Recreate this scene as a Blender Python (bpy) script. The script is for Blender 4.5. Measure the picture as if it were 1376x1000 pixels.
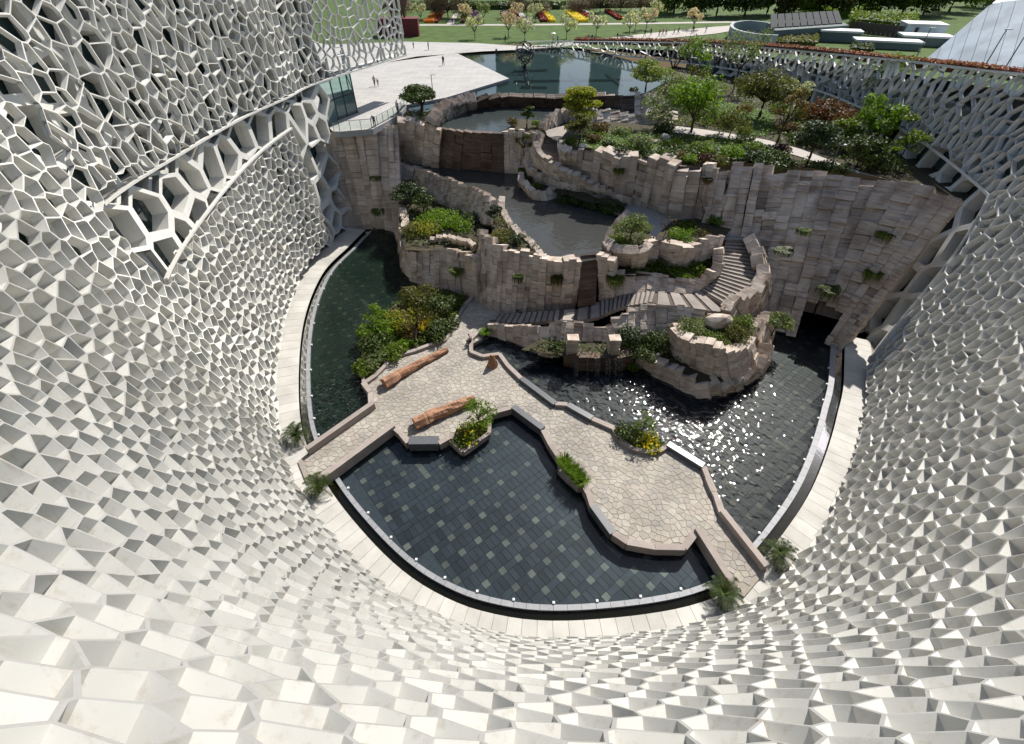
import bpy, bmesh, math, random
import numpy as np
from mathutils import Vector, Matrix, noise
random.seed(7); np.random.seed(7)
for o in list(bpy.data.objects): bpy.data.objects.remove(o)
SC = bpy.context.scene
COL = SC.collection
# ---------------------------------------------------------------- camera
CAM = Vector((0, 0, 28.0)); PITCH = math.radians(42.9); FPX = 611.0
cam = bpy.data.cameras.new('camera'); camo = bpy.data.objects.new('camera', cam); COL.objects.link(camo)
cam.sensor_width = 36.0; cam.lens = 36.0 * FPX / 1376.0; cam.clip_start = .05; cam.clip_end = 4000
camo.location = CAM; camo.rotation_euler = (math.pi / 2 - PITCH, 0, 0); SC.camera = camo
# ---------------------------------------------------------------- sky, sun, exposure
SUN_AZ = math.radians(31); SUN_EL = math.radians(45)
world = bpy.data.worlds.new('World'); SC.world = world; world.use_nodes = True
nt = world.node_tree; bgn = nt.nodes['Background']
sky = nt.nodes.new('ShaderNodeTexSky'); sky.sky_type = 'NISHITA'; sky.sun_disc = False
sky.sun_elevation = SUN_EL; sky.sun_rotation = SUN_AZ; sky.air_density = 1.0; sky.dust_density = 1.3; sky.ozone_density = 1.0
nt.links.new(sky.outputs[0], bgn.inputs[0]); bgn.inputs[1].default_value = .09
SUNV = Vector((math.sin(SUN_AZ) * math.cos(SUN_EL), math.cos(SUN_AZ) * math.cos(SUN_EL), math.sin(SUN_EL)))
sl = bpy.data.lights.new('sun', 'SUN'); sl.energy = 5.0; sl.angle = math.radians(.55); sl.color = (1, .955, .89)
so = bpy.data.objects.new('sun', sl); COL.objects.link(so); so.rotation_euler = (-SUNV).to_track_quat('-Z', 'Y').to_euler()
so.location = (40, 60, 90)
vs = SC.view_settings; vs.view_transform = 'Standard'; vs.look = 'None'; vs.exposure = .36; vs.gamma = 1.0; vs.use_curve_mapping = False
SC.render.engine = 'CYCLES'
SC.cycles.max_bounces = 6; SC.cycles.diffuse_bounces = 2; SC.cycles.glossy_bounces = 3; SC.cycles.transparent_max_bounces = 12
SC.cycles.transmission_bounces = 4; SC.cycles.caustics_reflective = False; SC.cycles.caustics_refractive = False
SC.cycles.use_denoising = True; SC.cycles.sample_clamp_indirect = 8.0
# ---------------------------------------------------------------- helpers
cp, sp_ = math.cos(PITCH), math.sin(PITCH)
def W(px, py, z):
    'ground position at height z of something seen at a pixel of the photograph'
    u = (px - 688) / FPX; v = (500 - py) / FPX
    d = Vector((u, cp + v * sp_, -sp_ + v * cp))
    return CAM + d * ((z - CAM.z) / d.z)
def pix(p):
    d = p - CAM
    dep = d.y * cp - d.z * sp_; up = d.y * sp_ + d.z * cp
    return (688 + FPX * d.x / dep, 500 - FPX * up / dep, dep)
def R(a, b): return random.uniform(a, b)
def tag(o, label=None, cat=None, group=None, kind=None):
    if cat and not kind: kind = 'thing'
    if label: o['label'] = label
    if cat: o['category'] = cat
    if group: o['group'] = group
    if kind: o['kind'] = kind
    return o
def world_of(o):
    m = o.matrix_basis.copy()
    return world_of(o.parent) @ o.matrix_parent_inverse @ m if o.parent else m
def link(name, data, parent=None, local=False):
    'link an object; its mesh is in world coordinates unless local'
    o = bpy.data.objects.new(name, data); COL.objects.link(o)
    if parent is not None:
        o.parent = parent
        if not local: o.matrix_parent_inverse = world_of(parent).inverted()
    return o
def empty(name, loc, label, cat, group=None, rz=0):
    o = bpy.data.objects.new(name, None); COL.objects.link(o); o.location = loc; o.rotation_euler = (0, 0, rz); o.empty_display_size = .3
    return tag(o, label, cat, group)
def kids(o): return [c for c in COL.objects if c.parent == o]
def copy_tree(o, parent=None):
    c = o.copy(); COL.objects.link(c)
    if parent is not None: c.parent = parent
    for ch in o.children: copy_tree(ch, c)
    return c
class MB:
    'collects verts and faces, builds ONE mesh object'
    def __init__(s): s.v = []; s.f = []; s.m = []; s.mi = 0
    def add(s, vs, fs):
        b = len(s.v); s.v += [tuple(p) for p in vs]; s.f += [tuple(i + b for i in f) for f in fs]; s.m += [s.mi] * len(fs)
    def box(s, c, size, rz=0.0):
        x, y, z = (k / 2 for k in size); ca, sa = math.cos(rz), math.sin(rz); vs = []
        for dz in (-z, z):
            for dx, dy in ((-x, -y), (x, -y), (x, y), (-x, y)):
                vs.append((c[0] + dx * ca - dy * sa, c[1] + dx * sa + dy * ca, c[2] + dz))
        s.add(vs, [(3, 2, 1, 0), (4, 5, 6, 7), (0, 1, 5, 4), (1, 2, 6, 5), (2, 3, 7, 6), (3, 0, 4, 7)])
    def prism(s, poly, z0, z1):
        n = len(poly)
        s.add([(p[0], p[1], z0) for p in poly] + [(p[0], p[1], z1) for p in poly],
              [tuple(reversed(range(n))), tuple(range(n, 2 * n))] + [(i, (i + 1) % n, n + (i + 1) % n, n + i) for i in range(n)])
    def hexa(s, lo, hi):
        n = len(lo)
        s.add(list(lo) + list(hi), [tuple(reversed(range(n))), tuple(range(n, 2 * n))] + [(i, (i + 1) % n, n + (i + 1) % n, n + i) for i in range(n)])
    def tube(s, pts, rad, n=6, cap=True):
        pts = [Vector(p) for p in pts]; rings = []
        for i, p in enumerate(pts):
            t = (pts[min(i + 1, len(pts) - 1)] - pts[max(i - 1, 0)]).normalized()
            a = t.cross(Vector((0, 0, 1)));  a = t.cross(Vector((1, 0, 0))) if a.length < 1e-3 else a
            a.normalize(); b = t.cross(a); r = rad[i] if isinstance(rad, (list, tuple)) else rad
            rings.append([p + a * math.cos(k * 2 * math.pi / n) * r + b * math.sin(k * 2 * math.pi / n) * r for k in range(n)])
        fs = [(i * n + k, i * n + (k + 1) % n, (i + 1) * n + (k + 1) % n, (i + 1) * n + k) for i in range(len(pts) - 1) for k in range(n)]
        if cap: fs += [tuple(reversed(range(n))), tuple(range((len(pts) - 1) * n, len(pts) * n))]
        s.add([q for r in rings for q in r], fs)
    def mesh(s, name, mats):
        me = bpy.data.meshes.new(name); me.from_pydata(s.v, [], s.f)
        for m in (mats if isinstance(mats, (list, tuple)) else [mats]): me.materials.append(m)
        if any(s.m): me.polygons.foreach_set('material_index', s.m)
        me.update(); return me
    def build(s, name, mats, parent=None, smooth=False, local=False):
        me = s.mesh(name, mats)
        if smooth: me.polygons.foreach_set('use_smooth', [True] * len(me.polygons))
        return link(name, me, parent, local)
def sheet(name, pts, z, m, kind='structure'):
    mb = MB(); mb.add([(p[0], p[1], z if z is not None else p[2]) for p in pts], [tuple(range(len(pts)))])
    me = mb.mesh(name, m)
    bm = bmesh.new(); bm.from_mesh(me); bmesh.ops.triangulate(bm, faces=bm.faces[:]); bmesh.ops.recalc_face_normals(bm, faces=bm.faces[:])
    if bm.faces and sum(f.normal.z for f in bm.faces) < 0: bmesh.ops.reverse_faces(bm, faces=bm.faces[:])
    bm.to_mesh(me); bm.free()
    o = link(name, me)
    return tag(o, kind=kind) if kind else o
def catmull(P, n):
    P = [np.array(p, float) for p in P]; Q = [2 * P[0] - P[1]] + P + [2 * P[-1] - P[-2]]; out = []
    for i in range(1, len(Q) - 2):
        for k in range(n):
            t = k / n
            out.append(.5 * ((2 * Q[i]) + (Q[i + 1] - Q[i - 1]) * t + (2 * Q[i - 1] - 5 * Q[i] + 4 * Q[i + 1] - Q[i + 2]) * t * t + (3 * Q[i] - Q[i - 1] - 3 * Q[i + 1] + Q[i + 2]) * t ** 3))
    out.append(P[-1]); return np.array(out)
def clip(poly, n, d):
    'keep the part of a convex polygon where n.p <= d'
    out = []; m = len(poly)
    for i in range(m):
        a = poly[i]; b = poly[(i + 1) % m]; da = n[0] * a[0] + n[1] * a[1] - d; db = n[0] * b[0] + n[1] * b[1] - d
        if da <= 0: out.append(a)
        if (da < 0 < db) or (db < 0 < da):
            t = da / (da - db); out.append((a[0] + (b[0] - a[0]) * t, a[1] + (b[1] - a[1]) * t))
    return out
def voronoi(seeds, sp):
    'cells of scattered seeds, each a convex polygon round its own seed'
    grid = {}
    for i, (x, y) in enumerate(seeds): grid.setdefault((int(x // sp), int(y // sp)), []).append(i)
    res = []
    for i, (x, y) in enumerate(seeds):
        gx, gy = int(x // sp), int(y // sp); nb = []
        for ax in range(gx - 2, gx + 3):
            for ay in range(gy - 2, gy + 3): nb += [j for j in grid.get((ax, ay), ()) if j != i]
        nb.sort(key=lambda j: (seeds[j][0] - x) ** 2 + (seeds[j][1] - y) ** 2)
        poly = [(x - 2 * sp, y - 2 * sp), (x + 2 * sp, y - 2 * sp), (x + 2 * sp, y + 2 * sp), (x - 2 * sp, y + 2 * sp)]
        for j in nb[:18]:
            q = seeds[j]; nx, ny = q[0] - x, q[1] - y
            poly = clip(poly, (nx, ny), nx * (q[0] + x) / 2 + ny * (q[1] + y) / 2)
        res.append(poly)
    return res
def inset(poly, d):
    'offset every edge of a convex polygon inwards by d; None when nothing is left'
    out = poly; m = len(poly); A = sum(poly[i][0] * poly[(i + 1) % m][1] - poly[(i + 1) % m][0] * poly[i][1] for i in range(m))
    if A < 0: poly = poly[::-1]
    out = list(poly)
    for i in range(m):
        a = poly[i]; b = poly[(i + 1) % m]; ex, ey = b[0] - a[0], b[1] - a[1]; L = math.hypot(ex, ey)
        if L < 1e-6: continue
        nx, ny = ey / L, -ex / L
        out = clip(out, (nx, ny), nx * a[0] + ny * a[1] - d)
        if len(out) < 3: return None
    return out
def clean(poly, eps):
    out = []
    for p in poly:
        if not out or math.hypot(p[0] - out[-1][0], p[1] - out[-1][1]) > eps: out.append(p)
    while len(out) > 2 and math.hypot(out[0][0] - out[-1][0], out[0][1] - out[-1][1]) <= eps: out.pop()
    return out
def inside(p, poly):
    r = False; n = len(poly)
    for i in range(n):
        a = poly[i]; b = poly[(i + 1) % n]
        if (a[1] > p[1]) != (b[1] > p[1]) and p[0] < (b[0] - a[0]) * (p[1] - a[1]) / (b[1] - a[1]) + a[0]: r = not r
    return r
# ---------------------------------------------------------------- materials
def new_mat(name):
    m = bpy.data.materials.new(name); m.use_nodes = True
    return m, m.node_tree, m.node_tree.nodes['Principled BSDF']
def nd(t, typ, **kw):
    n = t.nodes.new(typ)
    for k, v in kw.items():
        if k.startswith('i_'): n.inputs[k[2:].replace('_', ' ')].default_value = v
        else: setattr(n, k, v)
    return n
def ramp(t, src, stops):
    r = t.nodes.new('ShaderNodeValToRGB'); e = r.color_ramp.elements
    while len(e) < len(stops): e.new(.5)
    for k, (p, c) in enumerate(stops): e[k].position = p; e[k].color = (*c, 1) if len(c) == 3 else c
    t.links.new(src, r.inputs[0]); return r
def mul(t, a, b, f=1.0, mode='MULTIPLY'):
    m = t.nodes.new('ShaderNodeMix'); m.data_type = 'RGBA'; m.blend_type = mode; m.inputs[0].default_value = f
    t.links.new(a, m.inputs[6])
    if hasattr(b, 'node'): t.links.new(b, m.inputs[7])
    else: m.inputs[7].default_value = (*b, 1)
    return m.outputs[2]
def mat(name, c1, c2=None, scale=3.0, rough=.85, bump=0.0, bscale=None, rnd=0.0, detail=4.0, stretch=None, metal=0.0, spec=.35, big=0.0):
    'two-tone noise mottled surface; rnd = brightness spread from object to object; big = large soft stains'
    m, t, b = new_mat(name); c2 = c2 or tuple(k * .8 for k in c1)
    g = nd(t, 'ShaderNodeNewGeometry'); mp = nd(t, 'ShaderNodeMapping'); t.links.new(g.outputs['Position'], mp.inputs[0])
    if stretch: mp.inputs['Scale'].default_value = stretch
    n = nd(t, 'ShaderNodeTexNoise'); n.inputs['Scale'].default_value = scale; n.inputs['Detail'].default_value = detail; n.inputs['Roughness'].default_value = .65
    t.links.new(mp.outputs[0], n.inputs['Vector'])
    col = ramp(t, n.outputs[0], [(.32, c1), (.68, c2)]).outputs[0]
    if big:
        n2 = nd(t, 'ShaderNodeTexNoise'); n2.inputs['Scale'].default_value = .35; n2.inputs['Detail'].default_value = 5; t.links.new(g.outputs['Position'], n2.inputs['Vector'])
        col = mul(t, col, ramp(t, n2.outputs[0], [(.35, (1 - big,) * 3), (.62, (1, 1, 1))]).outputs[0])
    if rnd:
        oi = nd(t, 'ShaderNodeObjectInfo'); col = mul(t, col, ramp(t, oi.outputs['Random'], [(0, (1 - rnd, 1 - rnd, 1 - rnd)), (1, (1, 1, 1))]).outputs[0])
    t.links.new(col, b.inputs['Base Color']); b.inputs['Roughness'].default_value = rough; b.inputs['Metallic'].default_value = metal
    b.inputs['Specular IOR Level'].default_value = spec
    if bump:
        bn = nd(t, 'ShaderNodeTexNoise'); bn.inputs['Scale'].default_value = bscale or scale * 2; bn.inputs['Detail'].default_value = 5
        t.links.new(mp.outputs[0], bn.inputs['Vector'])
        bp = nd(t, 'ShaderNodeBump'); bp.inputs['Strength'].default_value = bump; bp.inputs['Distance'].default_value = .05
        t.links.new(bn.outputs[0], bp.inputs['Height']); t.links.new(bp.outputs[0], b.inputs['Normal'])
    return m
def stone_mat(name, a, b_, c, wet=0.0):
    'layered sedimentary stone: fine near-horizontal beds, tone differing from block to block'
    m, t, b = new_mat(name)
    g = nd(t, 'ShaderNodeNewGeometry'); oi = nd(t, 'ShaderNodeObjectInfo')
    add = nd(t, 'ShaderNodeVectorMath', operation='MULTIPLY_ADD'); cmb = nd(t, 'ShaderNodeCombineXYZ')
    t.links.new(oi.outputs['Random'], cmb.inputs[2]); t.links.new(cmb.outputs[0], add.inputs[0]); add.inputs[1].default_value = (0, 0, 37); t.links.new(g.outputs['Position'], add.inputs[2])
    mp = nd(t, 'ShaderNodeMapping'); mp.inputs['Scale'].default_value = (.35, .35, 5.5); mp.inputs['Rotation'].default_value = (.05, .04, 0)
    t.links.new(add.outputs[0], mp.inputs[0])
    n = nd(t, 'ShaderNodeTexNoise'); n.inputs['Scale'].default_value = 1.0; n.inputs['Detail'].default_value = 5; n.inputs['Roughness'].default_value = .7
    t.links.new(mp.outputs[0], n.inputs['Vector'])
    col = ramp(t, n.outputs[0], [(.3, a), (.5, b_), (.7, c)]).outputs[0]
    tint = ramp(t, oi.outputs['Random'], [(0, (.70, .67, .65)), (.35, (.88, .86, .84)), (.7, (1, .97, .93)), (1, (1.0, 1.0, 1.0))]).outputs[0]
    col = mul(t, col, tint)
    n2 = nd(t, 'ShaderNodeTexNoise'); n2.inputs['Scale'].default_value = .5; n2.inputs['Detail'].default_value = 6
    mp2 = nd(t, 'ShaderNodeMapping'); mp2.inputs['Scale'].default_value = (1.6, 1.6, .35); t.links.new(g.outputs['Position'], mp2.inputs[0]); t.links.new(mp2.outputs[0], n2.inputs['Vector'])
    col = mul(t, col, ramp(t, n2.outputs[0], [(.38, (.55, .5, .46)), (.56, (1, 1, 1))]).outputs[0], .7)
    t.links.new(col, b.inputs['Base Color']); b.inputs['Roughness'].default_value = .9 - .5 * wet; b.inputs['Specular IOR Level'].default_value = .3
    bp = nd(t, 'ShaderNodeBump'); bp.inputs['Strength'].default_value = .7; bp.inputs['Distance'].default_value = .12
    t.links.new(n.outputs[0], bp.inputs['Height']); t.links.new(bp.outputs[0], b.inputs['Normal'])
    return m
def leaf_mat(name, c1, c2, scale=1.2, trans=.35):
    m, t, b = new_mat(name)
    g = nd(t, 'ShaderNodeNewGeometry'); n = nd(t, 'ShaderNodeTexNoise'); n.inputs['Scale'].default_value = scale; n.inputs['Detail'].default_value = 3
    t.links.new(g.outputs['Position'], n.inputs['Vector'])
    n2 = nd(t, 'ShaderNodeTexWhiteNoise'); t.links.new(g.outputs['Random Per Island'], n2.inputs['Vector'])
    col = ramp(t, n.outputs[0], [(.35, c1), (.65, c2)]).outputs[0]
    col = mul(t, col, ramp(t, g.outputs['Random Per Island'], [(0, (.55, .6, .5)), (1, (1.25, 1.2, 1.1))]).outputs[0])
    t.links.new(col, b.inputs['Base Color']); b.inputs['Roughness'].default_value = .55; b.inputs['Specular IOR Level'].default_value = .3
    tr = nd(t, 'ShaderNodeBsdfTranslucent'); t.links.new(mul(t, col, (1.0, 1.15, .5)), tr.inputs[0])
    mx = nd(t, 'ShaderNodeMixShader'); mx.inputs[0].default_value = trans
    t.links.new(b.outputs[0], mx.inputs[1]); t.links.new(tr.outputs[0], mx.inputs[2]); t.links.new(mx.outputs[0], t.nodes['Material Output'].inputs[0])
    return m
def water_mat(name, tint, wave=.15, wscale=2.0, rough=.02, depth_tint=.75, deep=(.01, .018, .02), det=4.0, centre=None, radius=8.0, low=.12):
    'clear shallow water: fresnel mirror over a tinted see-through body'
    m, t, b = new_mat(name); t.nodes.remove(b)
    g = nd(t, 'ShaderNodeNewGeometry')
    n = nd(t, 'ShaderNodeTexNoise'); n.inputs['Scale'].default_value = wscale; n.inputs['Detail'].default_value = det; n.inputs['Roughness'].default_value = .6; n.inputs['Distortion'].default_value = .6
    t.links.new(g.outputs['Position'], n.inputs['Vector'])
    bp = nd(t, 'ShaderNodeBump'); bp.inputs['Strength'].default_value = wave; bp.inputs['Distance'].default_value = .12
    t.links.new(n.outputs[0], bp.inputs['Height'])
    if centre is not None:
        ds = nd(t, 'ShaderNodeVectorMath', operation='DISTANCE'); t.links.new(g.outputs['Position'], ds.inputs[0]); ds.inputs[1].default_value = centre
        mr = nd(t, 'ShaderNodeMapRange'); mr.inputs[1].default_value = radius * .35; mr.inputs[2].default_value = radius; mr.inputs[3].default_value = wave; mr.inputs[4].default_value = wave * low
        t.links.new(ds.outputs['Value'], mr.inputs[0]); t.links.new(mr.outputs[0], bp.inputs['Strength'])
    gl = nd(t, 'ShaderNodeBsdfGlossy'); gl.inputs['Roughness'].default_value = rough; t.links.new(bp.outputs[0], gl.inputs['Normal'])
    tr = nd(t, 'ShaderNodeBsdfTransparent'); tr.inputs[0].default_value = (*tint, 1)
    df = nd(t, 'ShaderNodeBsdfDiffuse'); df.inputs[0].default_value = (*deep, 1)
    m1 = nd(t, 'ShaderNodeMixShader'); m1.inputs[0].default_value = depth_tint; t.links.new(df.outputs[0], m1.inputs[1]); t.links.new(tr.outputs[0], m1.inputs[2])
    fr = nd(t, 'ShaderNodeFresnel'); fr.inputs[0].default_value = 1.33; t.links.new(bp.outputs[0], fr.inputs['Normal'])
    m2 = nd(t, 'ShaderNodeMixShader'); t.links.new(fr.outputs[0], m2.inputs[0]); t.links.new(m1.outputs[0], m2.inputs[1]); t.links.new(gl.outputs[0], m2.inputs[2])
    t.links.new(m2.outputs[0], t.nodes['Material Output'].inputs[0])
    m.node_tree.nodes.update(); return m
def glass_mat(name, tint, mix=.45, rough=.03):
    m, t, b = new_mat(name); t.nodes.remove(b)
    gl = nd(t, 'ShaderNodeBsdfGlossy'); gl.inputs['Roughness'].default_value = rough; gl.inputs[0].default_value = (.8, .9, .88, 1)
    tr = nd(t, 'ShaderNodeBsdfTransparent'); tr.inputs[0].default_value = (*tint, 1)
    lw = nd(t, 'ShaderNodeFresnel'); lw.inputs[0].default_value = 1.6
    m2 = nd(t, 'ShaderNodeMixShader'); t.links.new(lw.outputs[0], m2.inputs[0]); t.links.new(tr.outputs[0], m2.inputs[1]); t.links.new(gl.outputs[0], m2.inputs[2])
    t.links.new(m2.outputs[0], t.nodes['Material Output'].inputs[0]); return m
M = {}
def cladding(name, c1, c2):
    'off-white cast panels: tone differing from cell to cell, faint rusty run-off streaks and blotches'
    m, t, b = new_mat(name); g = nd(t, 'ShaderNodeNewGeometry')
    def nz(scale, st, det=5):
        mp = nd(t, 'ShaderNodeMapping'); mp.inputs['Scale'].default_value = st; t.links.new(g.outputs['Position'], mp.inputs[0])
        n = nd(t, 'ShaderNodeTexNoise'); n.inputs['Scale'].default_value = scale; n.inputs['Detail'].default_value = det; n.inputs['Roughness'].default_value = .68; t.links.new(mp.outputs[0], n.inputs['Vector']); return n.outputs[0]
    col = ramp(t, nz(.8, (1, 1, 1)), [(.3, c1), (.7, c2)]).outputs[0]
    col = mul(t, col, ramp(t, g.outputs['Random Per Island'], [(0, (.86, .86, .85)), (1, (1.0, 1.0, 1.0))]).outputs[0])
    col = mul(t, col, ramp(t, nz(2.2, (1.6, 1.6, .22)), [(.33, (.78, .73, .66)), (.46, (1, 1, 1))]).outputs[0], .55)
    col = mul(t, col, ramp(t, nz(3.5, (1, 1, 1), 7), [(.25, (.72, .64, .54)), (.36, (1, 1, 1))]).outputs[0], .6)
    t.links.new(col, b.inputs['Base Color']); b.inputs['Roughness'].default_value = .62; b.inputs['Specular IOR Level'].default_value = .3
    return m
M['panel'] = cladding('white_cladding', (.785, .775, .725), (.735, .725, .67))
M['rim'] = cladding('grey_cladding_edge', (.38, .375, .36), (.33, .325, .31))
M['frame'] = mat('pale_structure', (.66, .65, .61), (.58, .57, .53), scale=.8, rough=.7, big=.12)
M['glasswall'] = mat('dark_glass', (.045, .08, .075), (.07, .105, .10), scale=.25, rough=.1, spec=.9)
M['mullion'] = mat('grey_metal', (.16, .18, .18), rough=.5, metal=.4)
M['stone'] = stone_mat('bedded_stone', (.47, .385, .32), (.67, .585, .505), (.79, .72, .65))
M['wetstone'] = stone_mat('wet_brown_stone', (.085, .058, .042), (.135, .092, .066), (.20, .15, .115), wet=.8)
M['core'] = mat('wall_core', (.13, .105, .09), (.09, .075, .065), rough=.95)
M['kerb'] = mat('pale_kerb_stone', (.42, .36, .325), (.34, .29, .26), scale=1.5, rough=.8, bump=.2, rnd=.25)
M['granite'] = mat('grey_granite', (.15, .155, .165), (.11, .115, .125), scale=8, rough=.35, rnd=.15)
M['coping'] = mat('coping_granite', (.34, .345, .36), (.28, .285, .30), scale=5, rough=.45, rnd=.15)
M['paving'] = mat('white_walkway', (.62, .60, .55), (.56, .54, .49), scale=1.2, rough=.7, rnd=.14, big=.2)
M['flag'] = mat('flagstone', (.40, .345, .285), (.31, .275, .235), scale=2.0, rough=.75, bump=.25, rnd=.45)
M['mortar'] = mat('mortar', (.33, .295, .25), (.27, .24, .205), scale=4, rough=.95)
M['tile_dark'] = mat('slate_tile', (.095, .102, .116), (.060, .066, .076), scale=1.2, rough=.5, rnd=.45, big=.3)
M['tile_light'] = mat('buff_tile', (.40, .375, .32), (.29, .27, .23), scale=1.5, rough=.5, rnd=.45, big=.4)
M['poolbed'] = mat('pool_bed', (.10, .11, .12), (.07, .075, .085), rough=.8)
M['soil'] = mat('soil', (.075, .055, .038), (.04, .045, .02), scale=1.5, rough=1)
M['lawn'] = mat('lawn_grass', (.085, .145, .026), (.06, .105, .018), scale=.25, rough=1, bump=.4, bscale=14, detail=9, big=.3)
M['plaza'] = mat('plaza_paving', (.50, .48, .455), (.44, .425, .40), scale=.3, rough=.8, stretch=(.15, 2.5, 1), big=.10)
def _joints(m):
    t = m.node_tree; b = t.nodes['Principled BSDF']; src = b.inputs['Base Color'].links[0].from_socket
    g = nd(t, 'ShaderNodeNewGeometry'); br = nd(t, 'ShaderNodeTexBrick'); br.inputs['Scale'].default_value = 1.0; br.inputs['Brick Width'].default_value = 2.4; br.inputs['Row Height'].default_value = 1.2; br.inputs['Mortar Size'].default_value = .035
    br.inputs['Color1'].default_value = (1, 1, 1, 1); br.inputs['Color2'].default_value = (.90, .90, .90, 1); br.inputs['Mortar'].default_value = (.66, .66, .66, 1)
    t.links.new(g.outputs['Position'], br.inputs['Vector']); t.links.new(mul(t, src, br.outputs[0]), b.inputs['Base Color'])
_joints(M['plaza'])
M['path'] = mat('path_paving', (.46, .42, .38), (.40, .365, .33), scale=.6, rough=.85)
M['bark'] = mat('bark', (.085, .062, .045), (.05, .038, .03), scale=6, rough=.95, bump=.5)
M['darkmetal'] = mat('dark_metal', (.06, .062, .065), rough=.4, metal=.6)
M['log'] = mat('petrified_wood', (.44, .235, .135), (.22, .115, .07), scale=1.8, rough=.75, bump=.6, bscale=5, stretch=(1, 1, 1))
# ================================================================ the museum: cellular facade round the court
# plan stations: position at z=0, position at z=20, top height, bottom height
ST = [((-11, 88), (-11, 88), 31, 17), ((-15, 78), (-15, 78), 31, 17), ((-20.6, 60.6), (-21.9, 60), 31, 17), ((-22.2, 54), (-22.8, 52.5), 31, 1.2),
      ((-23.6, 46.8), (-24.0, 45), 31, 1.1), ((-22.5, 36.6), (-24.6, 36), 31, .8), ((-18.8, 24.7), (-24.8, 26.2), 30, .4), ((-15.3, 18.7), (-20.8, 14.4), 29, .35),
      ((-10.5, 13.8), (-15.4, 8.0), 28, .4), ((-5.6, 10.4), (-9.0, 3.4), 27.2, .35), ((0, 8.7), (-.6, 1.0), 26.6, .35), ((5.9, 8.7), (7.0, 1.0), 26, .35),
      ((11.7, 9.7), (14.3, 2.4), 25.4, .35), ((16.1, 12.0), (20.3, 5.6), 24.8, .35), ((21.9, 17.0), (26.8, 11.0), 24.0, .4), ((27.9, 24.5), (34.9, 20.4), 22.8, .6),
      ((31.3, 30.5), (39.6, 28.6), 21.8, .9), ((35.0, 38.4), (43.0, 38.0), 21.0, 13.0), ((38.4, 50), (44.6, 50), 19.7, 13.3), ((40.8, 62), (45.6, 63), 18.6, 13.4),
      ((42, 76), (45.2, 78), 17.2, 13.0), ((38.6, 93), (40.2, 95), 15.9, 12.5), ((31, 106), (31.6, 107), 14.9, 11.9), ((15, 121), (15.2, 121), 13.3, 11.6), ((2, 127), (2, 127), 12.6, 11.6)]
NS = 40
tabB = catmull([s[0] for s in ST], NS); tabT = catmull([s[1] for s in ST], NS)
stn = np.linspace(0, len(ST) - 1, len(tabB)); tabU = np.interp(stn, range(len(ST)), [s[2] for s in ST]); tabL = np.interp(stn, range(len(ST)), [s[3] for s in ST])
mid = tabB * .4 + tabT * .6; arc = np.concatenate([[0], np.cumsum(np.linalg.norm(np.diff(mid, axis=0), axis=1))])
SMAX = arc[-1]
def s_of(st): return float(np.interp(st, stn, arc))
def st_of(s): return float(np.interp(s, arc, stn))
def fP(s, z):
    i = np.interp(s, arc, stn) * NS; k = int(min(max(i, 0), len(tabB) - 2)); f = i - k; g = z / 20.0
    bx = tabB[k, 0] + (tabB[k + 1, 0] - tabB[k, 0]) * f; by = tabB[k, 1] + (tabB[k + 1, 1] - tabB[k, 1]) * f
    tx = tabT[k, 0] + (tabT[k + 1, 0] - tabT[k, 0]) * f; ty = tabT[k, 1] + (tabT[k + 1, 1] - tabT[k, 1]) * f
    return Vector((bx + (tx - bx) * g, by + (ty - by) * g, z))
def fN(s, z):
    'towards the court'
    ds = fP(s + .4, z) - fP(s - .4, z); dz = fP(s, z + .4) - fP(s, z - .4)
    return dz.cross(ds).normalized() * (1 if True else -1)
def fO(s, z, d): return fP(s, z) + fN(s, z) * d
_n = fN(s_of(10), 5); NSGN = 1 if _n.y > 0 else -1
def fN(s, z, _f=fN): return _f(s, z) * NSGN
def upper(s): return float(np.interp(s, arc, tabU))
def lower(s): return float(np.interp(s, arc, tabL))
S_FAR = s_of(1.0); S_END = s_of(24) - .5
S_B = s_of(3.15); S_G = s_of(6.0)          # lower left panel begins / the ribbon opening ends
GT = 17.0
def gap_low(s): return 14.4 + (12.2 - 14.4) * min(max((s - S_B) / (S_G - S_B), 0), 1)
def low_edge(st):
    if st < 16: return float(np.interp(st, range(len(ST)), [q[3] for q in ST]))
    return float(np.interp(st, [16, 16.35, 16.7, 17, 18, 19, 20, 21, 22, 23, 24], [.9, 4.4, 9.4, 12.8, 13.3, 13.4, 13.0, 12.5, 11.9, 11.6, 11.6]))
def facade_clip(poly, seed):
    s, z = seed
    if not (S_FAR < s < S_END): return None
    zt = upper(s)
    if z > zt: return None
    dz = (upper(s + 1) - upper(s - 1)) / 2
    poly = clip(poly, (-dz, 1), zt - dz * s)
    if s < S_G + .6:
        if s < S_B or z > (GT + gap_low(s)) / 2 and s < S_G + (z - 14.6) * -.12:
            if z < GT + .2: return None
            poly = clip(poly, (0, -1), -GT)
        elif z > gap_low(s) - .2 and s < S_G + .2: return None
        elif s < S_G - .3:
            poly = clip(poly, (0, 1), gap_low(s)); poly = clip(poly, (-1, 0), -S_B)
    st = st_of(s)
    if s > S_B:
        za = low_edge(st); e = .35; sl_ = (low_edge(st_of(s + e)) - low_edge(st_of(s - e))) / (2 * e)
        if z < za + .15: return None
        poly = clip(poly, (sl_, -1), sl_ * s - za)
    if s < S_FAR + 3: poly = clip(poly, (-1, 0), -S_FAR)
    return poly if len(poly) > 2 else None
MUSEUM = empty('museum', (0, -3, 12), 'white museum with a cellular lattice facade curving all round the sunken court', 'building')
def hsh(x, y, k=0):
    return noise.cell(Vector((round(x * 20) * 1.37 + k * 91.7, round(y * 20) * 2.11, k * 3.3)))
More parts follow.
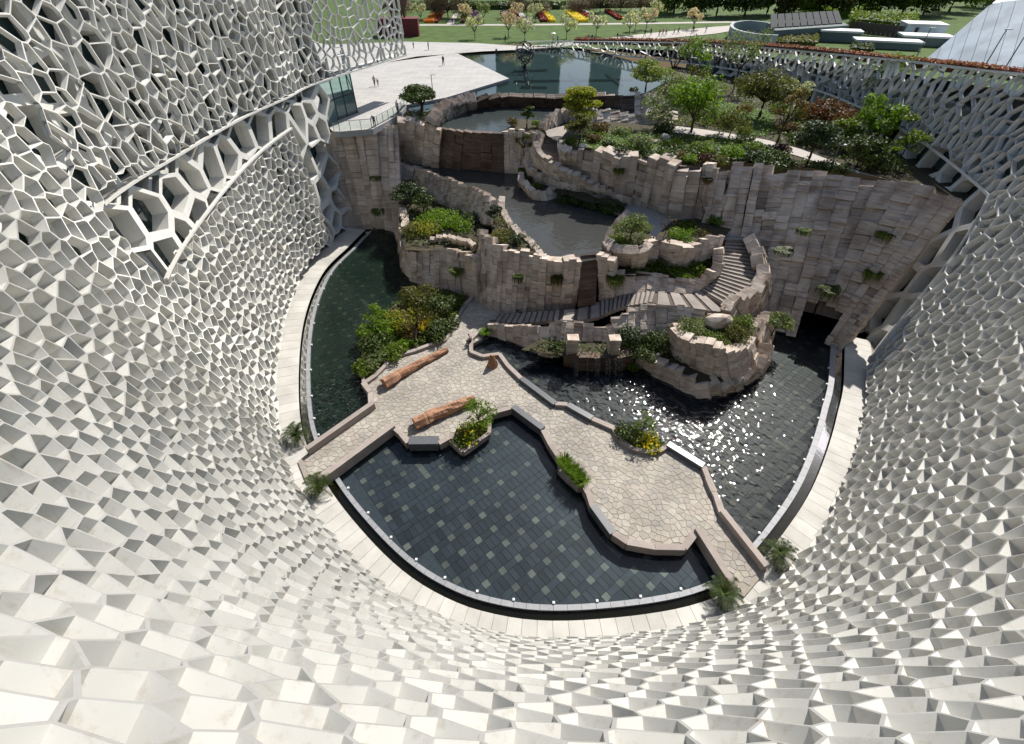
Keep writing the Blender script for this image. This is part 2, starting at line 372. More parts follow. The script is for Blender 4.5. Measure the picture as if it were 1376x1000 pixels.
def lattice(sp, rim, dep, off, rough, clipf, srange, zrange, zscale=1.0, wall_in=.05, fjit=.12):
    out = []; seeds = []; row = 0; z = zrange[0]
    while z < zrange[1]:
        s = srange[0] + (sp / 2 if row % 2 else 0)
        while s < srange[1]:
            big_ = .36 if st_of(s) > 16.4 else .22 if st_of(s) < 6 and z > GT else 0
            if sp < 2 and big_ and random.random() < big_: s += sp; continue
            fz = 1 - .5 * float(np.interp(st_of(s), [6.5, 8, 13.5, 15], [0, 1, 1, 0])); seeds.append((s + R(-rough, rough) * sp, z + R(-rough, rough) * sp * fz)); s += sp * (1 + .3 * (1 - fz))
        z += sp * .866; row += 1
    for sd, poly in zip(seeds, voronoi(seeds, sp)):
        pc = clipf(poly, sd)
        if not pc: continue
        pc = clean(pc, sp * .02)
        if len(pc) < 3: continue
        fi = inset(pc, rim)
        if not fi: continue
        fi = clean(fi, sp * .04)
        if len(fi) < 3: continue
        m = len(pc); A = sum(pc[i][0] * pc[(i + 1) % m][1] - pc[(i + 1) % m][0] * pc[i][1] for i in range(m))
        if A < 0: pc = pc[::-1]
        out.append((sd, pc, fi))
    return out
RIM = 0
def cell_mesh(mb, sd, pc, fi, off, dep, shrink, fj):
    'outer rim, inner walls and back edge of one open cell; walls run slightly skew'
    cx = sum(p[0] for p in fi) / len(fi); cy = sum(p[1] for p in fi) / len(fi)
    kq = float(np.interp(st_of(sd[0]), [5.5, 8], [.10, .045])); kx, ky = R(-kq, kq), R(-kq, kq)
    def fo(p): return off + fj * (noise.noise(Vector((p[0] * .9, p[1] * .9, 3.1))) * 1.6)
    ro = [fO(p[0], p[1], fo(p)) for p in pc]; ri = [fO(p[0], p[1], fo(p)) for p in fi]
    bk = []
    for p in fi:
        q = (cx + (p[0] - cx) * shrink + kx, cy + (p[1] - cy) * shrink + ky); bk.append(fO(q[0], q[1], off - dep))
    # rim between the two polygons: match each inner corner to its nearest outer corner
    n, m = len(ro), len(ri)
    j0 = [min(range(m), key=lambda j: (fi[j][0] - p[0]) ** 2 + (fi[j][1] - p[1]) ** 2) for p in pc]
    vs = ro + ri + bk; fs = []
    for i in range(n):
        a, b = j0[i], j0[(i + 1) % n]
        ring = [i, (i + 1) % n]; k = b
        lst = [n + b]; g = 0
        while k != a and g < m:
            k = (k - 1) % m; lst.append(n + k); g += 1
        if g >= m: lst = [n + b]
        if len(lst) > 3: lst = [n + b, n + a]
        if a == b: lst = [n + a]
        fs.append(tuple(ring + lst))
    for i in range(m):
        k = (i + 1) % m; fs.append((n + i, n + m + i, n + m + k, n + k))
    # back thickness of the walls
    bo = [fO(p[0], p[1], off - dep) for p in pc]; b0 = len(vs); vs += bo
    if n >= 3:
        for i in range(n):
            a, b = j0[i], j0[(i + 1) % n]
            if a == b: fs.append((b0 + i, n + m + a, b0 + (i + 1) % n))
            else: fs.append((b0 + i, n + m + a, n + m + b, b0 + (i + 1) % n))
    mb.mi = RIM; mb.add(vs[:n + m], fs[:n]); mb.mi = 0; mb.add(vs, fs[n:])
cells = lattice(.99, .036, .8, 0, .33, facade_clip, (S_FAR - 3, S_END + 2), (-.5, 32))
def size_in_view(sd, pc):
    ps = [fP(*p) for p in pc]
    if any((p - CAM).dot(Vector((0, cp, -sp_))) < .3 for p in ps): return 0
    q = [pix(p) for p in ps]; cxx = sum(k[0] for k in q) / len(q); cyy = sum(k[1] for k in q) / len(q)
    if not (-40 < cxx < 1416 and -40 < cyy < 1040): return 0
    return abs(sum(q[i][0] * q[(i + 1) % len(q)][1] - q[(i + 1) % len(q)][0] * q[i][1] for i in range(len(q)))) / 2
order = sorted(range(len(cells)), key=lambda i: -size_in_view(cells[i][0], cells[i][1]))
rest = MB()
for k, i in enumerate(order):
    sd, pc, fi = cells[i]; st = st_of(sd[0])
    shallow = sd[0] < S_G and sd[1] > GT
    dep = .32 if shallow else (.5 if st < 5.5 else .6 if st < 6.6 else .8 if st < 8 else 1.0 if st < 14.5 else .75 if st < 16.4 else .5)
    fj = .06 if shallow else float(np.interp(st, [5.5, 8, 13.5, 15], [.08, .035, .035, .07]))
    mb = MB() if k < 300 else rest
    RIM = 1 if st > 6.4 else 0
    cell_mesh(mb, sd, pc, fi, 0.0, dep, R(.92, 1.0) if shallow or st > 15 else R(.86, .96), fj)
    if k < 300: mb.build('lattice_cell', [M['panel'], M['rim']], MUSEUM)
tag(rest.build('lattice_cell', [M['panel'], M['rim']], MUSEUM), kind='stuff')
# edge bands along the trimmed borders of the lattice
def band(pts, r=.075):
    mb = MB()
    P = [fO(s, z, .05) for s, z in pts]; Q = [fO(s, z, -.22) for s, z in pts]; n = len(P); vs = []
    for p, q in zip(P, Q):
        w = Vector((0, 0, r)); vs += [p - w, p + w, q + w, q - w]
    fs = [(4 * i + k, 4 * i + (k + 1) % 4, 4 * i + 4 + (k + 1) % 4, 4 * i + 4 + k) for i in range(n - 1) for k in range(4)]
    fs += [(3, 2, 1, 0), (4 * n - 4, 4 * n - 3, 4 * n - 2, 4 * n - 1)]
    mb.add(vs, fs); return mb.build('edge_band', M['panel'], MUSEUM)
def lin(a, b, n): return [a + (b - a) * i / (n - 1) for i in range(n)]
band([(s, GT) for s in lin(S_FAR, S_G - .3, 60)])
band([(s, gap_low(s)) for s in lin(S_B, S_G - .3, 50)])
band([(s, low_edge(st_of(s))) for s in lin(s_of(16.1), s_of(23.9), 160)], .11)
band([(s, upper(s)) for s in lin(s_of(15.6), s_of(23.9), 160)], .09)
# big structural frame behind the lattice, seen bare in the ribbon opening and under the right hand wing
def frame_clip(poly, seed):
    s, z = seed; st = st_of(s)
    if 1.85 < st < 7.4: lo, hi = (.0 if st > 2.05 else 16.6, 27)
    elif 15.2 < st < 21.6: lo, hi = (.0 if st < 17.3 else 9.6), min(upper(s) - 1.5, 14.6)
    else: return None
    if z < lo - .5 or z > hi: return None
    return clip(clip(poly, (0, 1), hi), (0, -1), -lo)
fr = lattice(3.1, .27, 1.3, 0, .30, frame_clip, (s_of(1.5), s_of(22)), (-1, 28))
RIM = 0
fr.sort(key=lambda c: -size_in_view(c[0], c[1])); frest = MB()
for k_, (sd, pc, fi) in enumerate(fr):
    mb = MB() if k_ < 295 else frest; cell_mesh(mb, sd, pc, fi, -.95 if not (GT > sd[1] > 12 and sd[0] < S_G) else -.4, 1.25, .97, 0.0)
    if k_ < 295: mb.build('frame_cell', M['panel'], MUSEUM)
if frest.v: tag(frest.build('frame_cell', M['panel'], MUSEUM), kind='stuff')
# curtain wall behind, one pane to a bay, with mullions
mul_mb = MB(); pane_rest = MB(); npane = 0
for a, b, lo, hi in ((s_of(1.8), s_of(2.0), 16.6, 30), (s_of(2.0), s_of(9), -.3, 30), (s_of(9), s_of(15), 0, 24), (s_of(15), s_of(17.4), -.3, 20), (s_of(17.4), s_of(21.9), 9.4, 17)):
    n = max(2, int((b - a) / 2.6)); m = max(2, int((hi - lo) / 2.9))
    for i in range(n):
        for j in range(m):
            s0, s1 = a + (b - a) * i / n, a + (b - a) * (i + 1) / n; z0, z1 = lo + (hi - lo) * j / m, lo + (hi - lo) * (j + 1) / m
            if z1 > upper(s0) - .4: continue
            q = [fO(s0, z0, -2.5), fO(s1, z0, -2.5), fO(s1, z1, -2.5), fO(s0, z1, -2.5)]
            inview = st_of(s0) < 7 and npane < 290
            mb = MB() if inview else pane_rest
            mb.add(q, [(0, 1, 2, 3)])
            if inview: mb.build('pane', M['glasswall'], MUSEUM); npane += 1
            mul_mb.tube([fO(s0, z0, -2.46), fO(s0, z1, -2.46)], .07, 4); mul_mb.tube([fO(s0, z1, -2.46), fO(s1, z1, -2.46)], .06, 4)
tag(pane_rest.build('pane', M['glasswall'], MUSEUM), kind='stuff'); mul_mb.build('mullions', M['mullion'], MUSEUM)
# ================================================================ the court: ring walkway, pools, island
def ring_pt(s, d):
    st = st_of(s); ww = np.interp(st, [2, 7, 8.5, 9.5, 12.2, 13.5, 15, 15.6, 16.4], [1.42, 1.42, 1.0, .72, .72, 1.1, 1.3, 1.1, .9]); tw_ = np.interp(st, [2, 7, 9, 12, 14, 15, 16.4], [.62, .62, .58, .58, .62, .68, .7]); cw_ = np.interp(st, [7, 13, 15], [.32, .32, .45])
    d = float(np.interp(d, [-2, 0, 1.42, 2.15, 2.52, 3.52], [-2, 0, ww, ww + tw_, ww + tw_ + cw_, ww + tw_ + cw_ + 1]))
    p = fP(s, 0); n = fN(s, 3); n.z = 0; n.normalize(); return (p.x + n.x * d, p.y + n.y * d)
R0, R1 = s_of(2.2), s_of(16.6)
def ring_sheet(name, d0, d1, z, m, a=R0, b=R1, n=150):
    S = lin(a, b, n); mb = MB(); vs = []
    for s in S: vs += [(*ring_pt(s, d0), z), (*ring_pt(s, d1), z)]
    mb.add(vs, [(2 * i, 2 * i + 1, 2 * i + 3, 2 * i + 2) for i in range(n - 1)]); o = mb.build(name, m); return tag(o, kind='structure')
def ring_stones(name, parent, d0, d1, z0, z1, step, m, gap=.012, a=R0, b=R1):
    n = int((b - a) / step)
    for i in range(n):
        s0 = a + (b - a) * i / n + gap; s1 = a + (b - a) * (i + 1) / n - gap
        A, B, C_, D = ring_pt(s0, d0), ring_pt(s1, d0), ring_pt(s1, d1), ring_pt(s0, d1)
        mb = MB(); mb.prism([A, B, C_, D], z0, z1 + R(-.004, .004)); mb.build(name, m, parent)
walkway = ring_sheet('walkway', -1.6, 1.42, .16, M['mortar'])
ring_stones('paver', walkway, -1.3, 1.42, .17, .22, 1.05, M['paving'])
trough = ring_sheet('trough_bed', 1.42, 2.15, -.5, M['poolbed'])
M['trough'] = water_mat('trough_water', (.30, .31, .24), wave=.05, wscale=1.2, depth_tint=.8, deep=(.03, .03, .016))
ring_sheet('trough_water', 1.42, 2.15, -.08, M['trough'])
kerb_ring = empty('granite_edging', (*ring_pt(s_of(10), 2.3), 0), 'curved grey granite rim round the whole lower pool', 'pool rim')
ring_stones('rim_stone', kerb_ring, 2.15, 2.52, -.5, .12, 1.0, M['coping'])
# pool bed tiles, set square to each other: one buff square with slate oblongs round it
loop = [ring_pt(s, 2.5) for s in lin(R0, R1, 90)]
court = loop + [(37, 42), (30, 47), (10, 52), (-10, 55), (-19, 60)]
bed = sheet('pool_floor', court, -.36, M['poolbed'])
a1 = (.63, -.777); a2 = (.777, .63); SPC = 1.28; q = .46; tiles = []
for i in range(-60, 61):
    for j in range(-60, 61):
        ox, oy = 7 + a1[0] * SPC * i + a2[0] * SPC * j, 27 + a1[1] * SPC * i + a2[1] * SPC * j
        if not inside((ox, oy), court): continue
        for k, (x0, y0, x1, y1) in enumerate(((0, 0, q, q), (q, 0, SPC, q), (0, q, q, SPC), (q, q, SPC, (SPC + q) / 2), (q, (SPC + q) / 2, SPC, SPC))):
            g = .012; c = [(x0 + g, y0 + g), (x1 - g, y0 + g), (x1 - g, y1 - g), (x0 + g, y1 - g)]
            P = [(ox + a1[0] * x + a2[0] * y, oy + a1[1] * x + a2[1] * y) for x, y in c]
            if all(inside(p, court) for p in P): tiles.append((k == 0 and random.random() < .88 or k == 1 and random.random() < .04, P))
ISL = [(455, 575), (497, 546), (489, 517), (505, 503), (525, 481), (560, 470), (598, 456), (606, 436), (622, 405), (640, 398), (700, 412), (690, 430), (655, 436), (648, 455), (632, 463), (634, 475), (650, 480), (671, 478), (682, 490), (690, 500),
       (700, 512), (725, 530), (745, 543), (760, 545), (790, 562), (822, 575), (834, 590), (850, 603), (870, 608), (896, 602), (945, 628), (950, 640), (960, 665), (971, 690), (1002, 727), (1032, 764), (1000, 802), (985, 790), (937, 713), (918, 738), (880, 736), (840, 730), (822, 718), (800, 690),
       (792, 665), (783, 652), (752, 617), (738, 597), (728, 578), (690, 548), (662, 556), (630, 572), (606, 588), (590, 597), (552, 597), (545, 590), (527, 577), (445, 640), (412, 650), (400, 620)]
isl = [W(x, y, .36) for x, y in ISL]
island = sheet('island_path', isl, .34, M['mortar'])
mbk = MB()
for a, b in zip(isl, isl[1:] + isl[:1]): mbk.add([(a.x, a.y, -.4), (b.x, b.y, -.4), (b.x, b.y, .335), (a.x, a.y, .335)], [(0, 1, 2, 3)])
tag(mbk.build('island_side', M['kerb']), kind='structure')
ipoly = [(p.x, p.y) for p in isl]
tiles = [t for t in tiles if not all(inside(p, ipoly) for p in t[1])]
random.shuffle(tiles)
def near_first(P): c = Vector((sum(p[0] for p in P) / len(P), sum(p[1] for p in P) / len(P), 0)); x, y, d = pix(c); return d if -20 < x < 1400 and c.y < 34 else d + 200
tiles.sort(key=lambda t: near_first(t[1])); tr_d, tr_l = MB(), MB()
for k, (lt, P) in enumerate(tiles):
    mb = MB() if k < 300 else (tr_l if lt else tr_d)
    mb.prism(P, -.37, -.33 + R(-.004, .004))
    if k < 300: mb.build('tile', M['tile_light' if lt else 'tile_dark'], bed)
tag(tr_d.build('tile', M['tile_dark'], bed), kind='stuff'); tag(tr_l.build('tile', M['tile_light'], bed), kind='stuff')
# flagstones on the island
xs = [p[0] for p in ipoly]; ys = [p[1] for p in ipoly]; seeds = []; y = min(ys); r_ = 0
while y < max(ys):
    x = min(xs) + (.22 if r_ % 2 else 0)
    while x < max(xs):
        seeds.append((x + R(-.2, .2), y + R(-.2, .2))); x += .45
    y += .39; r_ += 1
flags = []
for sd, poly in zip(seeds, voronoi(seeds, .45)):
    if not inside(sd, ipoly): continue
    f = inset(poly, .014)
    if f and all(inside(p, ipoly) for p in f): flags.append(f)
flags.sort(key=near_first); fr_ = [MB() for _ in range(4)]
for n_ in range(4): M['flag%d' % n_] = mat('flagstone', [(.47, .435, .375), (.41, .37, .315), (.44, .395, .33), (.385, .355, .315)][n_], None, scale=2.5, rough=.75, bump=.2, big=.25)
for k, f in enumerate(flags):
    h = .37 + R(-.008, .008); n_ = random.choice((0, 0, 1, 1, 2, 3))
    mb = MB() if k < 300 else fr_[n_]; mb.prism(f, .33, h)
    if k < 300: mb.build('flagstone', M['flag%d' % n_], island)
for n_ in range(4): tag(fr_[n_].build('flagstone', M['flag%d' % n_], island), kind='stuff')
# the water itself: calm in front, rippled by the falls behind
M['pool'] = water_mat('pool_water', (.70, .78, .80), wave=.035, wscale=.9, depth_tint=.9, deep=(.012, .02, .026))
M['ripple'] = water_mat('rippled_water', (.60, .63, .62), wave=.72, wscale=1.9, rough=.024, det=.6, depth_tint=.92, centre=(10.5, 26.5, 0), radius=17, low=.2, deep=(.01, .014, .016))
M['green'] = water_mat('green_water', (.42, .52, .44), wave=2.6, wscale=2.2, rough=.03, det=.8, centre=(-14.2, 26.5, 0), radius=5.5, low=.1, depth_tint=.78, deep=(.012, .03, .022))
fdiv = [W(x, y, 0) for x, y in ((1005, 800), (960, 740), (880, 660), (790, 600), (690, 520), (600, 470))]
ldiv = [W(x, y, 0) for x, y in ((420, 640), (470, 590), (530, 540), (580, 480), (640, 420))]
def split_loop(a, b): return [ring_pt(s, 2.4) for s in lin(a, b, 60)]
def near_s(p): return min(lin(R0, R1, 400), key=lambda s: (Vector(ring_pt(s, 2.4)) - Vector((p.x, p.y))).length)
sa, sb = near_s(ldiv[0]), near_s(fdiv[0])
sheet('pool_water', split_loop(sa, sb) + [(p.x, p.y) for p in fdiv[1:]] + [(p.x, p.y) for p in ldiv[:0:-1]], 0, M['pool'])
sheet('pool_water', split_loop(sb, R1) + [(37, 42), (30, 47), (5, 45), (-4, 42)] + [(p.x, p.y) for p in fdiv[:0:-1]], 0, M['ripple'])
sheet('pool_water', split_loop(R0, sa) + [(p.x, p.y) for p in ldiv[1:]] + [(-4, 42), (-8, 52), (-19, 60)], 0, M['green'])
# kerbs and low walls of dressed stone round the island
def stone_run(label, px, h=.32, w=.42, seg=1.25, m='kerb', z0=.0, cat='low wall', group=None, zs=None, name='low_wall', jit=.03):
    pts = [W(x, y, .5) for x, y in px]
    root = empty(name, (pts[0].x, pts[0].y, z0), label, cat, group)
    for a, b in zip(pts, pts[1:]):
        L = (b - a).length; n = max(1, round(L / seg)); d = (b - a).normalized(); rz = math.atan2(d.y, d.x)
        for i in range(n):
            c = a + (b - a) * ((i + .5) / n); hh = h + R(-jit, jit)
            mb = MB(); mb.box((c.x, c.y, z0 + (hh + .34) / 2), (L / n - .02 + .06 * (i == n - 1), w + R(-.04, .04), hh + .34), rz + R(-.015, .015)); mb.build('stone', M[m], root)
    return root
BG = 'stone kerbs and parapets of the island path'
stone_run('straight pinkish parapet on the left pool side of the left hand bridge', [(415, 608), (502, 546)], .62, .42, 5.2, group=BG)
stone_run('straight pinkish parapet on the front pool side of the left hand bridge', [(438, 643), (529, 575)], .62, .42, 5.2, group=BG)
stone_run('long straight parapet of the right hand bridge beside the glittering pool', [(969, 690), (1027, 764)], .6, .42, 4.6, group=BG)
stone_run('long straight parapet of the right hand bridge beside the tiled front pool', [(936, 714), (986, 795)], .6, .42, 4.6, group=BG)
stone_run('short kerb on the pool side between left bridge and shrub bed', [(489, 516), (498, 528), (499, 545)], .34, group=BG)
stone_run('pale kerb along the front of the big shrub bed behind the long log', [(489, 516), (505, 505), (516, 494), (526, 480), (560, 471), (598, 457), (605, 447), (612, 430), (625, 410), (634, 401)], .3, .38, group=BG)
stone_run('kerb wrapping the little water corner next to the sitting person', [(650, 440), (633, 457), (633, 474), (648, 480), (671, 477)], .34, .36, group=BG)
stone_run('winding kerb between the gravel path and the rippled stream', [(671, 477), (683, 493), (700, 510)], .34, .4, group=BG)
stone_run('dark granite bench slab along the stream near the tall log stump', [(701, 511), (746, 544)], .42, .5, 3.3, 'granite', group=BG)
stone_run('tiny kerb bend between the two stream side granite slabs', [(746, 544), (762, 545)], .34, .4, group=BG)
stone_run('dark granite slab left of the yellow flower bed', [(763, 546), (795, 564)], .42, .5, 3.0, 'granite', group=BG)
stone_run('kerb between granite slab and yellow flower bed', [(796, 564), (824, 576)], .34, .4, group=BG)
stone_run('curved kerb round the path side of the yellow flower bed', [(824, 576), (832, 591), (848, 603), (868, 608), (888, 606), (896, 600)], .34, .36, .9, group=BG)
stone_run('dark granite slab right of the yellow flower bed', [(897, 599), (944, 628)], .42, .5, 3.4, 'granite', group=BG)
stone_run('stepped kerb leading from granite slab down to the right hand bridge', [(945, 629), (951, 645), (958, 662), (963, 672), (969, 690)], .36, .42, group=BG)
stone_run('rounded stone kerb at the front end of the island', [(936, 714), (918, 738), (880, 737), (842, 730), (824, 718)], .4, .42, group=BG)
stone_run('dark granite slab on the front edge facing the tiled pool', [(823, 718), (797, 682)], .42, .5, 2.6, 'granite', group=BG)
stone_run('kerb between front granite slab and grassy bed', [(796, 682), (790, 664), (784, 652)], .36, .4, group=BG)
stone_run('kerb on the path side behind the grassy bed', [(752, 617), (740, 599), (730, 580)], .36, .4, group=BG)
stone_run('dark granite slab pointing at the back corner of the tiled pool', [(729, 578), (690, 549)], .42, .5, 2.8, 'granite', group=BG)
stone_run('kerb from granite slab to the tree bed in the front pool', [(689, 549), (662, 556), (634, 571), (606, 590)], .34, .36, group=BG)
stone_run('blocky dark granite seat at the edge of the front pool', [(551, 595), (589, 595)], .5, .75, 3, 'granite', group=BG)
stone_run('kerb between left bridge and the blocky granite seat', [(528, 575), (540, 585), (549, 596)], .36, .4, group=BG)
stone_run('kerb between the granite seat and the tree bed', [(590, 597), (606, 588)], .34, .4, group=BG)
stone_run('angular stone edge of the tree bed standing in the front pool', [(604, 590), (622, 606), (657, 582), (658, 560)], .2, .3, group=BG)
stone_run('stone edge of the grassy bed on the tiled pool side', [(752, 617), (752, 630), (765, 644), (778, 655), (784, 652)], .2, .26, group=BG)
stone_run('stone edge of the big shrub bed on the left pool side', [(489, 516), (487, 490), (491, 455)], .3, .3, group=BG)
for nm, px in (('planting_bed', [(489, 516), (505, 504), (526, 480), (598, 457), (612, 430), (634, 401), (600, 388), (545, 400), (500, 430), (487, 460)]),
               ('planting_bed', [(604, 590), (622, 606), (657, 582), (658, 557), (630, 572)]), ('planting_bed', [(752, 617), (752, 630), (765, 644), (778, 655), (784, 652), (768, 630)]),
               ('planting_bed', [(824, 576), (832, 591), (848, 603), (868, 608), (888, 606), (896, 600), (870, 580), (845, 572)])):
    sheet(nm, [W(x, y, .42) for x, y in px], .42, M['soil'])
    mb = MB(); P = [W(x, y, .42) for x, y in px]
    for a, b in zip(P, P[1:] + P[:1]): mb.add([(a.x, a.y, -.4), (b.x, b.y, -.4), (b.x, b.y, .415), (a.x, a.y, .415)], [(0, 1, 2, 3)])
    tag(mb.build('bed_side', M['kerb']), kind='structure')
# ================================================================ rock walls of stacked blocks
def block_mesh(seed):
    rd = random.Random(seed); bm = bmesh.new(); bmesh.ops.create_cube(bm, size=1)
    bmesh.ops.bevel(bm, geom=bm.edges[:], offset=.035, segments=1, affect='EDGES', profile=.5)
    for v in bm.verts: v.co += Vector((rd.uniform(-.03, .03), rd.uniform(-.045, .045), rd.uniform(-.03, .03)))
    me = bpy.data.meshes.new('stone_block'); bm.to_mesh(me); bm.free(); return me
BLK = {k: [block_mesh(i) for i in range(7)] for k in ('stone', 'wetstone')}
for k, l in BLK.items():
    for me in l: me.materials.append(M[k])
def PT(l): return [Vector(W(*p)) if not isinstance(p, Vector) else p for p in l]
def V(*a): return Vector(a)
def rock_wall(label, top, base, bw=1.15, bh=.85, depth=.9, jit=.16, kind='stone', group='stacked stone walls of the rock garden', name='stone_wall', cat='rock wall', topj=.3, skip=None, core=True, lim=300):
    top, base = PT(top), PT(base); n = len(top); bw *= .9; bh *= .78
    us = [0]
    for i in range(n - 1): us.append(us[-1] + ((top[i + 1] - top[i]).length + (base[i + 1] - base[i]).length) / 2)
    def f(u, v):
        i = 0
        while i < n - 2 and u > us[i + 1]: i += 1
        k = (u - us[i]) / max(us[i + 1] - us[i], 1e-6); a = base[i].lerp(base[i + 1], k); b = top[i].lerp(top[i + 1], k); return a.lerp(b, v)
    root = empty(name, base[0], label, cat, group); u = 0; rest_ = []; cnt = 0
    while u < us[-1] - .05:
        w = min(bw * R(.6, 1.4), us[-1] - u)
        if us[-1] - u - w < bw * .4: w = us[-1] - u
        um = u + w / 2; H = (f(um, 1) - f(um, 0)).length; cj = R(-jit, jit) * .8; v = -.1; ht = H + R(-topj, topj * .6)
        tg = (f(min(us[-1], um + w / 2), .5) - f(max(0, um - w / 2), .5)).normalized(); up = (f(um, 1) - f(um, 0)).normalized()
        nn = tg.cross(up).normalized(); tg = up.cross(nn)
        while v < ht - .05:
            h = min(bh * (R(.45, 1.0) if random.random() < .6 else R(1, 2.2)), ht - v)
            if ht - v - h < bh * .3: h = ht - v
            vm = (v + h / 2) / H
            if not (skip and skip(um, vm)):
                pr = cj + R(-jit, jit) * .7; last = v + h > ht - .02
                c = f(um, vm) - nn * (depth / 2 - pr) + (nn * .08 if last else nn * 0)
                wl = min((f(min(us[-1], u + w), min(max(vm, 0), 1)) - f(u, min(max(vm, 0), 1))).length, w * 1.9)
                m4 = Matrix(((tg.x, -nn.x, up.x, c.x), (tg.y, -nn.y, up.y, c.y), (tg.z, -nn.z, up.z, c.z), (0, 0, 0, 1))) @ Matrix.Rotation(R(-.03, .03), 4, 'Y') @ Matrix.Diagonal((max(wl, w * .7) * 1.01, depth, h * 1.0, 1))
                if cnt < lim:
                    o = link('block', random.choice(BLK[kind]), root); o.matrix_basis = m4; cnt += 1
                else: rest_.append(m4)
            v += h
        u += w
    if rest_:
        bm = bmesh.new()
        for m4 in rest_:
            b2 = bmesh.new(); b2.from_mesh(random.choice(BLK[kind])); b2.transform(m4); me2 = bpy.data.meshes.new('tmp'); b2.to_mesh(me2); b2.free(); bm.from_mesh(me2); bpy.data.meshes.remove(me2)
        me = bpy.data.meshes.new('block'); bm.to_mesh(me); bm.free(); me.materials.append(M[kind]); tag(link('block', me, root), kind='stuff')
    if core:
        mb = MB(); S = lin(0, us[-1], max(2, int(us[-1] / .6)))
        for a, b in zip(S, S[1:]):
            tg = (f(b, .5) - f(a, .5)).normalized(); nn = tg.cross((f(a, 1) - f(a, 0)).normalized()) * .62
            for k in range(6):
                v0, v1 = k / 6 - .05 * (k == 0), min((k + 1) / 6, .965)
                if skip and skip((a + b) / 2, (v0 + v1) / 2): continue
                mb.add([f(a, v0) - nn, f(b, v0) - nn, f(b, v1) - nn, f(a, v1) - nn], [(0, 1, 2, 3)])
        mb.build('wall_core', M['core'], root)
    return root, f, us
# main cliff on the right
topW1 = [(766, 201, 11.3), (795, 201, 11.4), (829, 211, 11.5), (858, 208, 11.6), (882, 216, 11.6), (910, 225, 11.6), (946, 223, 11.8), (1002, 222, 12), (1034, 225, 12), (1066, 229, 12.1), (1114, 231, 12.3), (1162, 233, 12.6), (1235, 252, 12.8), (1291, 267, 13)]
bt = PT([(764, 228, 8.6), (790, 243, 7.8), (820, 258, 7.0), (850, 272, 6.2), (868, 280, 6.1), (900, 290, 6.1), (935, 299, 6.1)]) + [V(22.6, 41.5, 0), V(24.4, 40.2, 0), V(25.2, 37.8, 0)] + PT([(1058, 450, 0), (1083, 456, 0), (1107, 461, 0), (1130, 470, 0)])
_, fW1, uW1 = rock_wall('high cliff of leaning stone blocks below the terrace trees on the right', topW1, bt, 1.25, 1.0, 1.2, .24, name='stone_cliff', cat='cliff', topj=.45,
    skip=lambda u, v: uW1_lo < u < uW1_hi and v < .2) if False else (None, None, None)
tw, bw_ = PT(topW1), PT(bt); uu = [0]
for i in range(len(tw) - 1): uu.append(uu[-1] + ((tw[i + 1] - tw[i]).length + (bw_[i + 1] - bw_[i]).length) / 2)
CAVE = (uu[10] + .6, uu[12] + .4)
rock_wall('high cliff of leaning stone blocks below the terrace trees on the right', topW1, bt, 1.2, .95, 1.3, .34, name='stone_cliff', cat='cliff', topj=.55, skip=lambda u, v: CAVE[0] < u < CAVE[1] and v < .21)
# end return of the cliff toward the facade
# cave mouth
mb = MB(); c0, c1 = W(1069, 453, 0), W(1122, 466, 0); dv = V(3.2, 4.5, 0)
for zz, in ((0,),): mb.add([c0 + V(-.4, 1, 0), c1 + V(.5, 1, 0), c1 + dv + V(.6, 1, 0), c0 + dv + V(0, 1, 0), c0 + V(1, 3.0, 3.2), c1 + V(2.2, 2.2, 3.2), c1 + dv + V(2.4, 1, 3.2), c0 + dv + V(1, 1, 3.2)], [(2, 3, 7, 6), (0, 3, 7, 4), (1, 2, 6, 5), (4, 5, 6, 7)])
tag(mb.build('cave_wall', M['core']), kind='structure')
# pier under the plaza
rock_wall('tall pale stone pier under the plaza railing by the left facade', [(456, 177, 11.6), (500, 173, 11.6), (534, 167, 11.6)], [(489, 306, -.3), (515, 311, -.3), (542, 318, -.3)], 1.3, 1.1, 1.0, .1, name='stone_pier', topj=.05)
rock_wall('dark side face of the stone pier beside the lattice facade', [V(-24.6, 60.2, 11.6), (456, 177, 11.6)], [V(-24.4, 57.5, -.3), (489, 306, -.3)], 1.3, 1.1, .8, .08, name='stone_pier', topj=.05)
rock_wall('shaded stone wall section stepping from the pier to the brown wet wall', [(534, 166, 11.9), (556, 163, 11.9), (579, 166, 11.6), (592, 173, 10.9)], [(534, 221, 5.6), (553, 223, 5.6), (575, 226, 5.6), (589, 228, 5.6)], 1.2, 1.0, 1.0, .16)
rock_wall('dark brown wet weir wall between upper basin and middle basin', [(591, 173, 10.6), (618, 176, 10.6), (645, 179, 10.6), (676, 179, 10.6)], [(588, 227, 5.6), (612, 229, 5.6), (645, 231, 5.6), (678, 235, 5.6)], 1.3, 1.1, .9, .16, kind='wetstone', topj=.02)
rock_wall('pale block wall right of the brown weir under a small pine', [(674, 173, 11.1), (697, 175, 11.1), (715, 178, 11.0), (729, 174, 11.1)], [(678, 235, 5.6), (696, 236, 5.6), (704, 228, 6.6), (720, 212, 8.5)], .95, .9, .9, .15)
rock_wall('pale stones edging the left end of the upper basin', [(584, 166, 12.0), (592, 152, 12.2), (610, 140, 12.2), (628, 136, 12.2), (640, 136, 12.1)], [(588, 172, 10.2), (598, 164, 10.2), (616, 156, 10.2), (632, 151, 10.2), (642, 150, 10.2)], 1.0, .9, 1.3, .15, topj=.15)
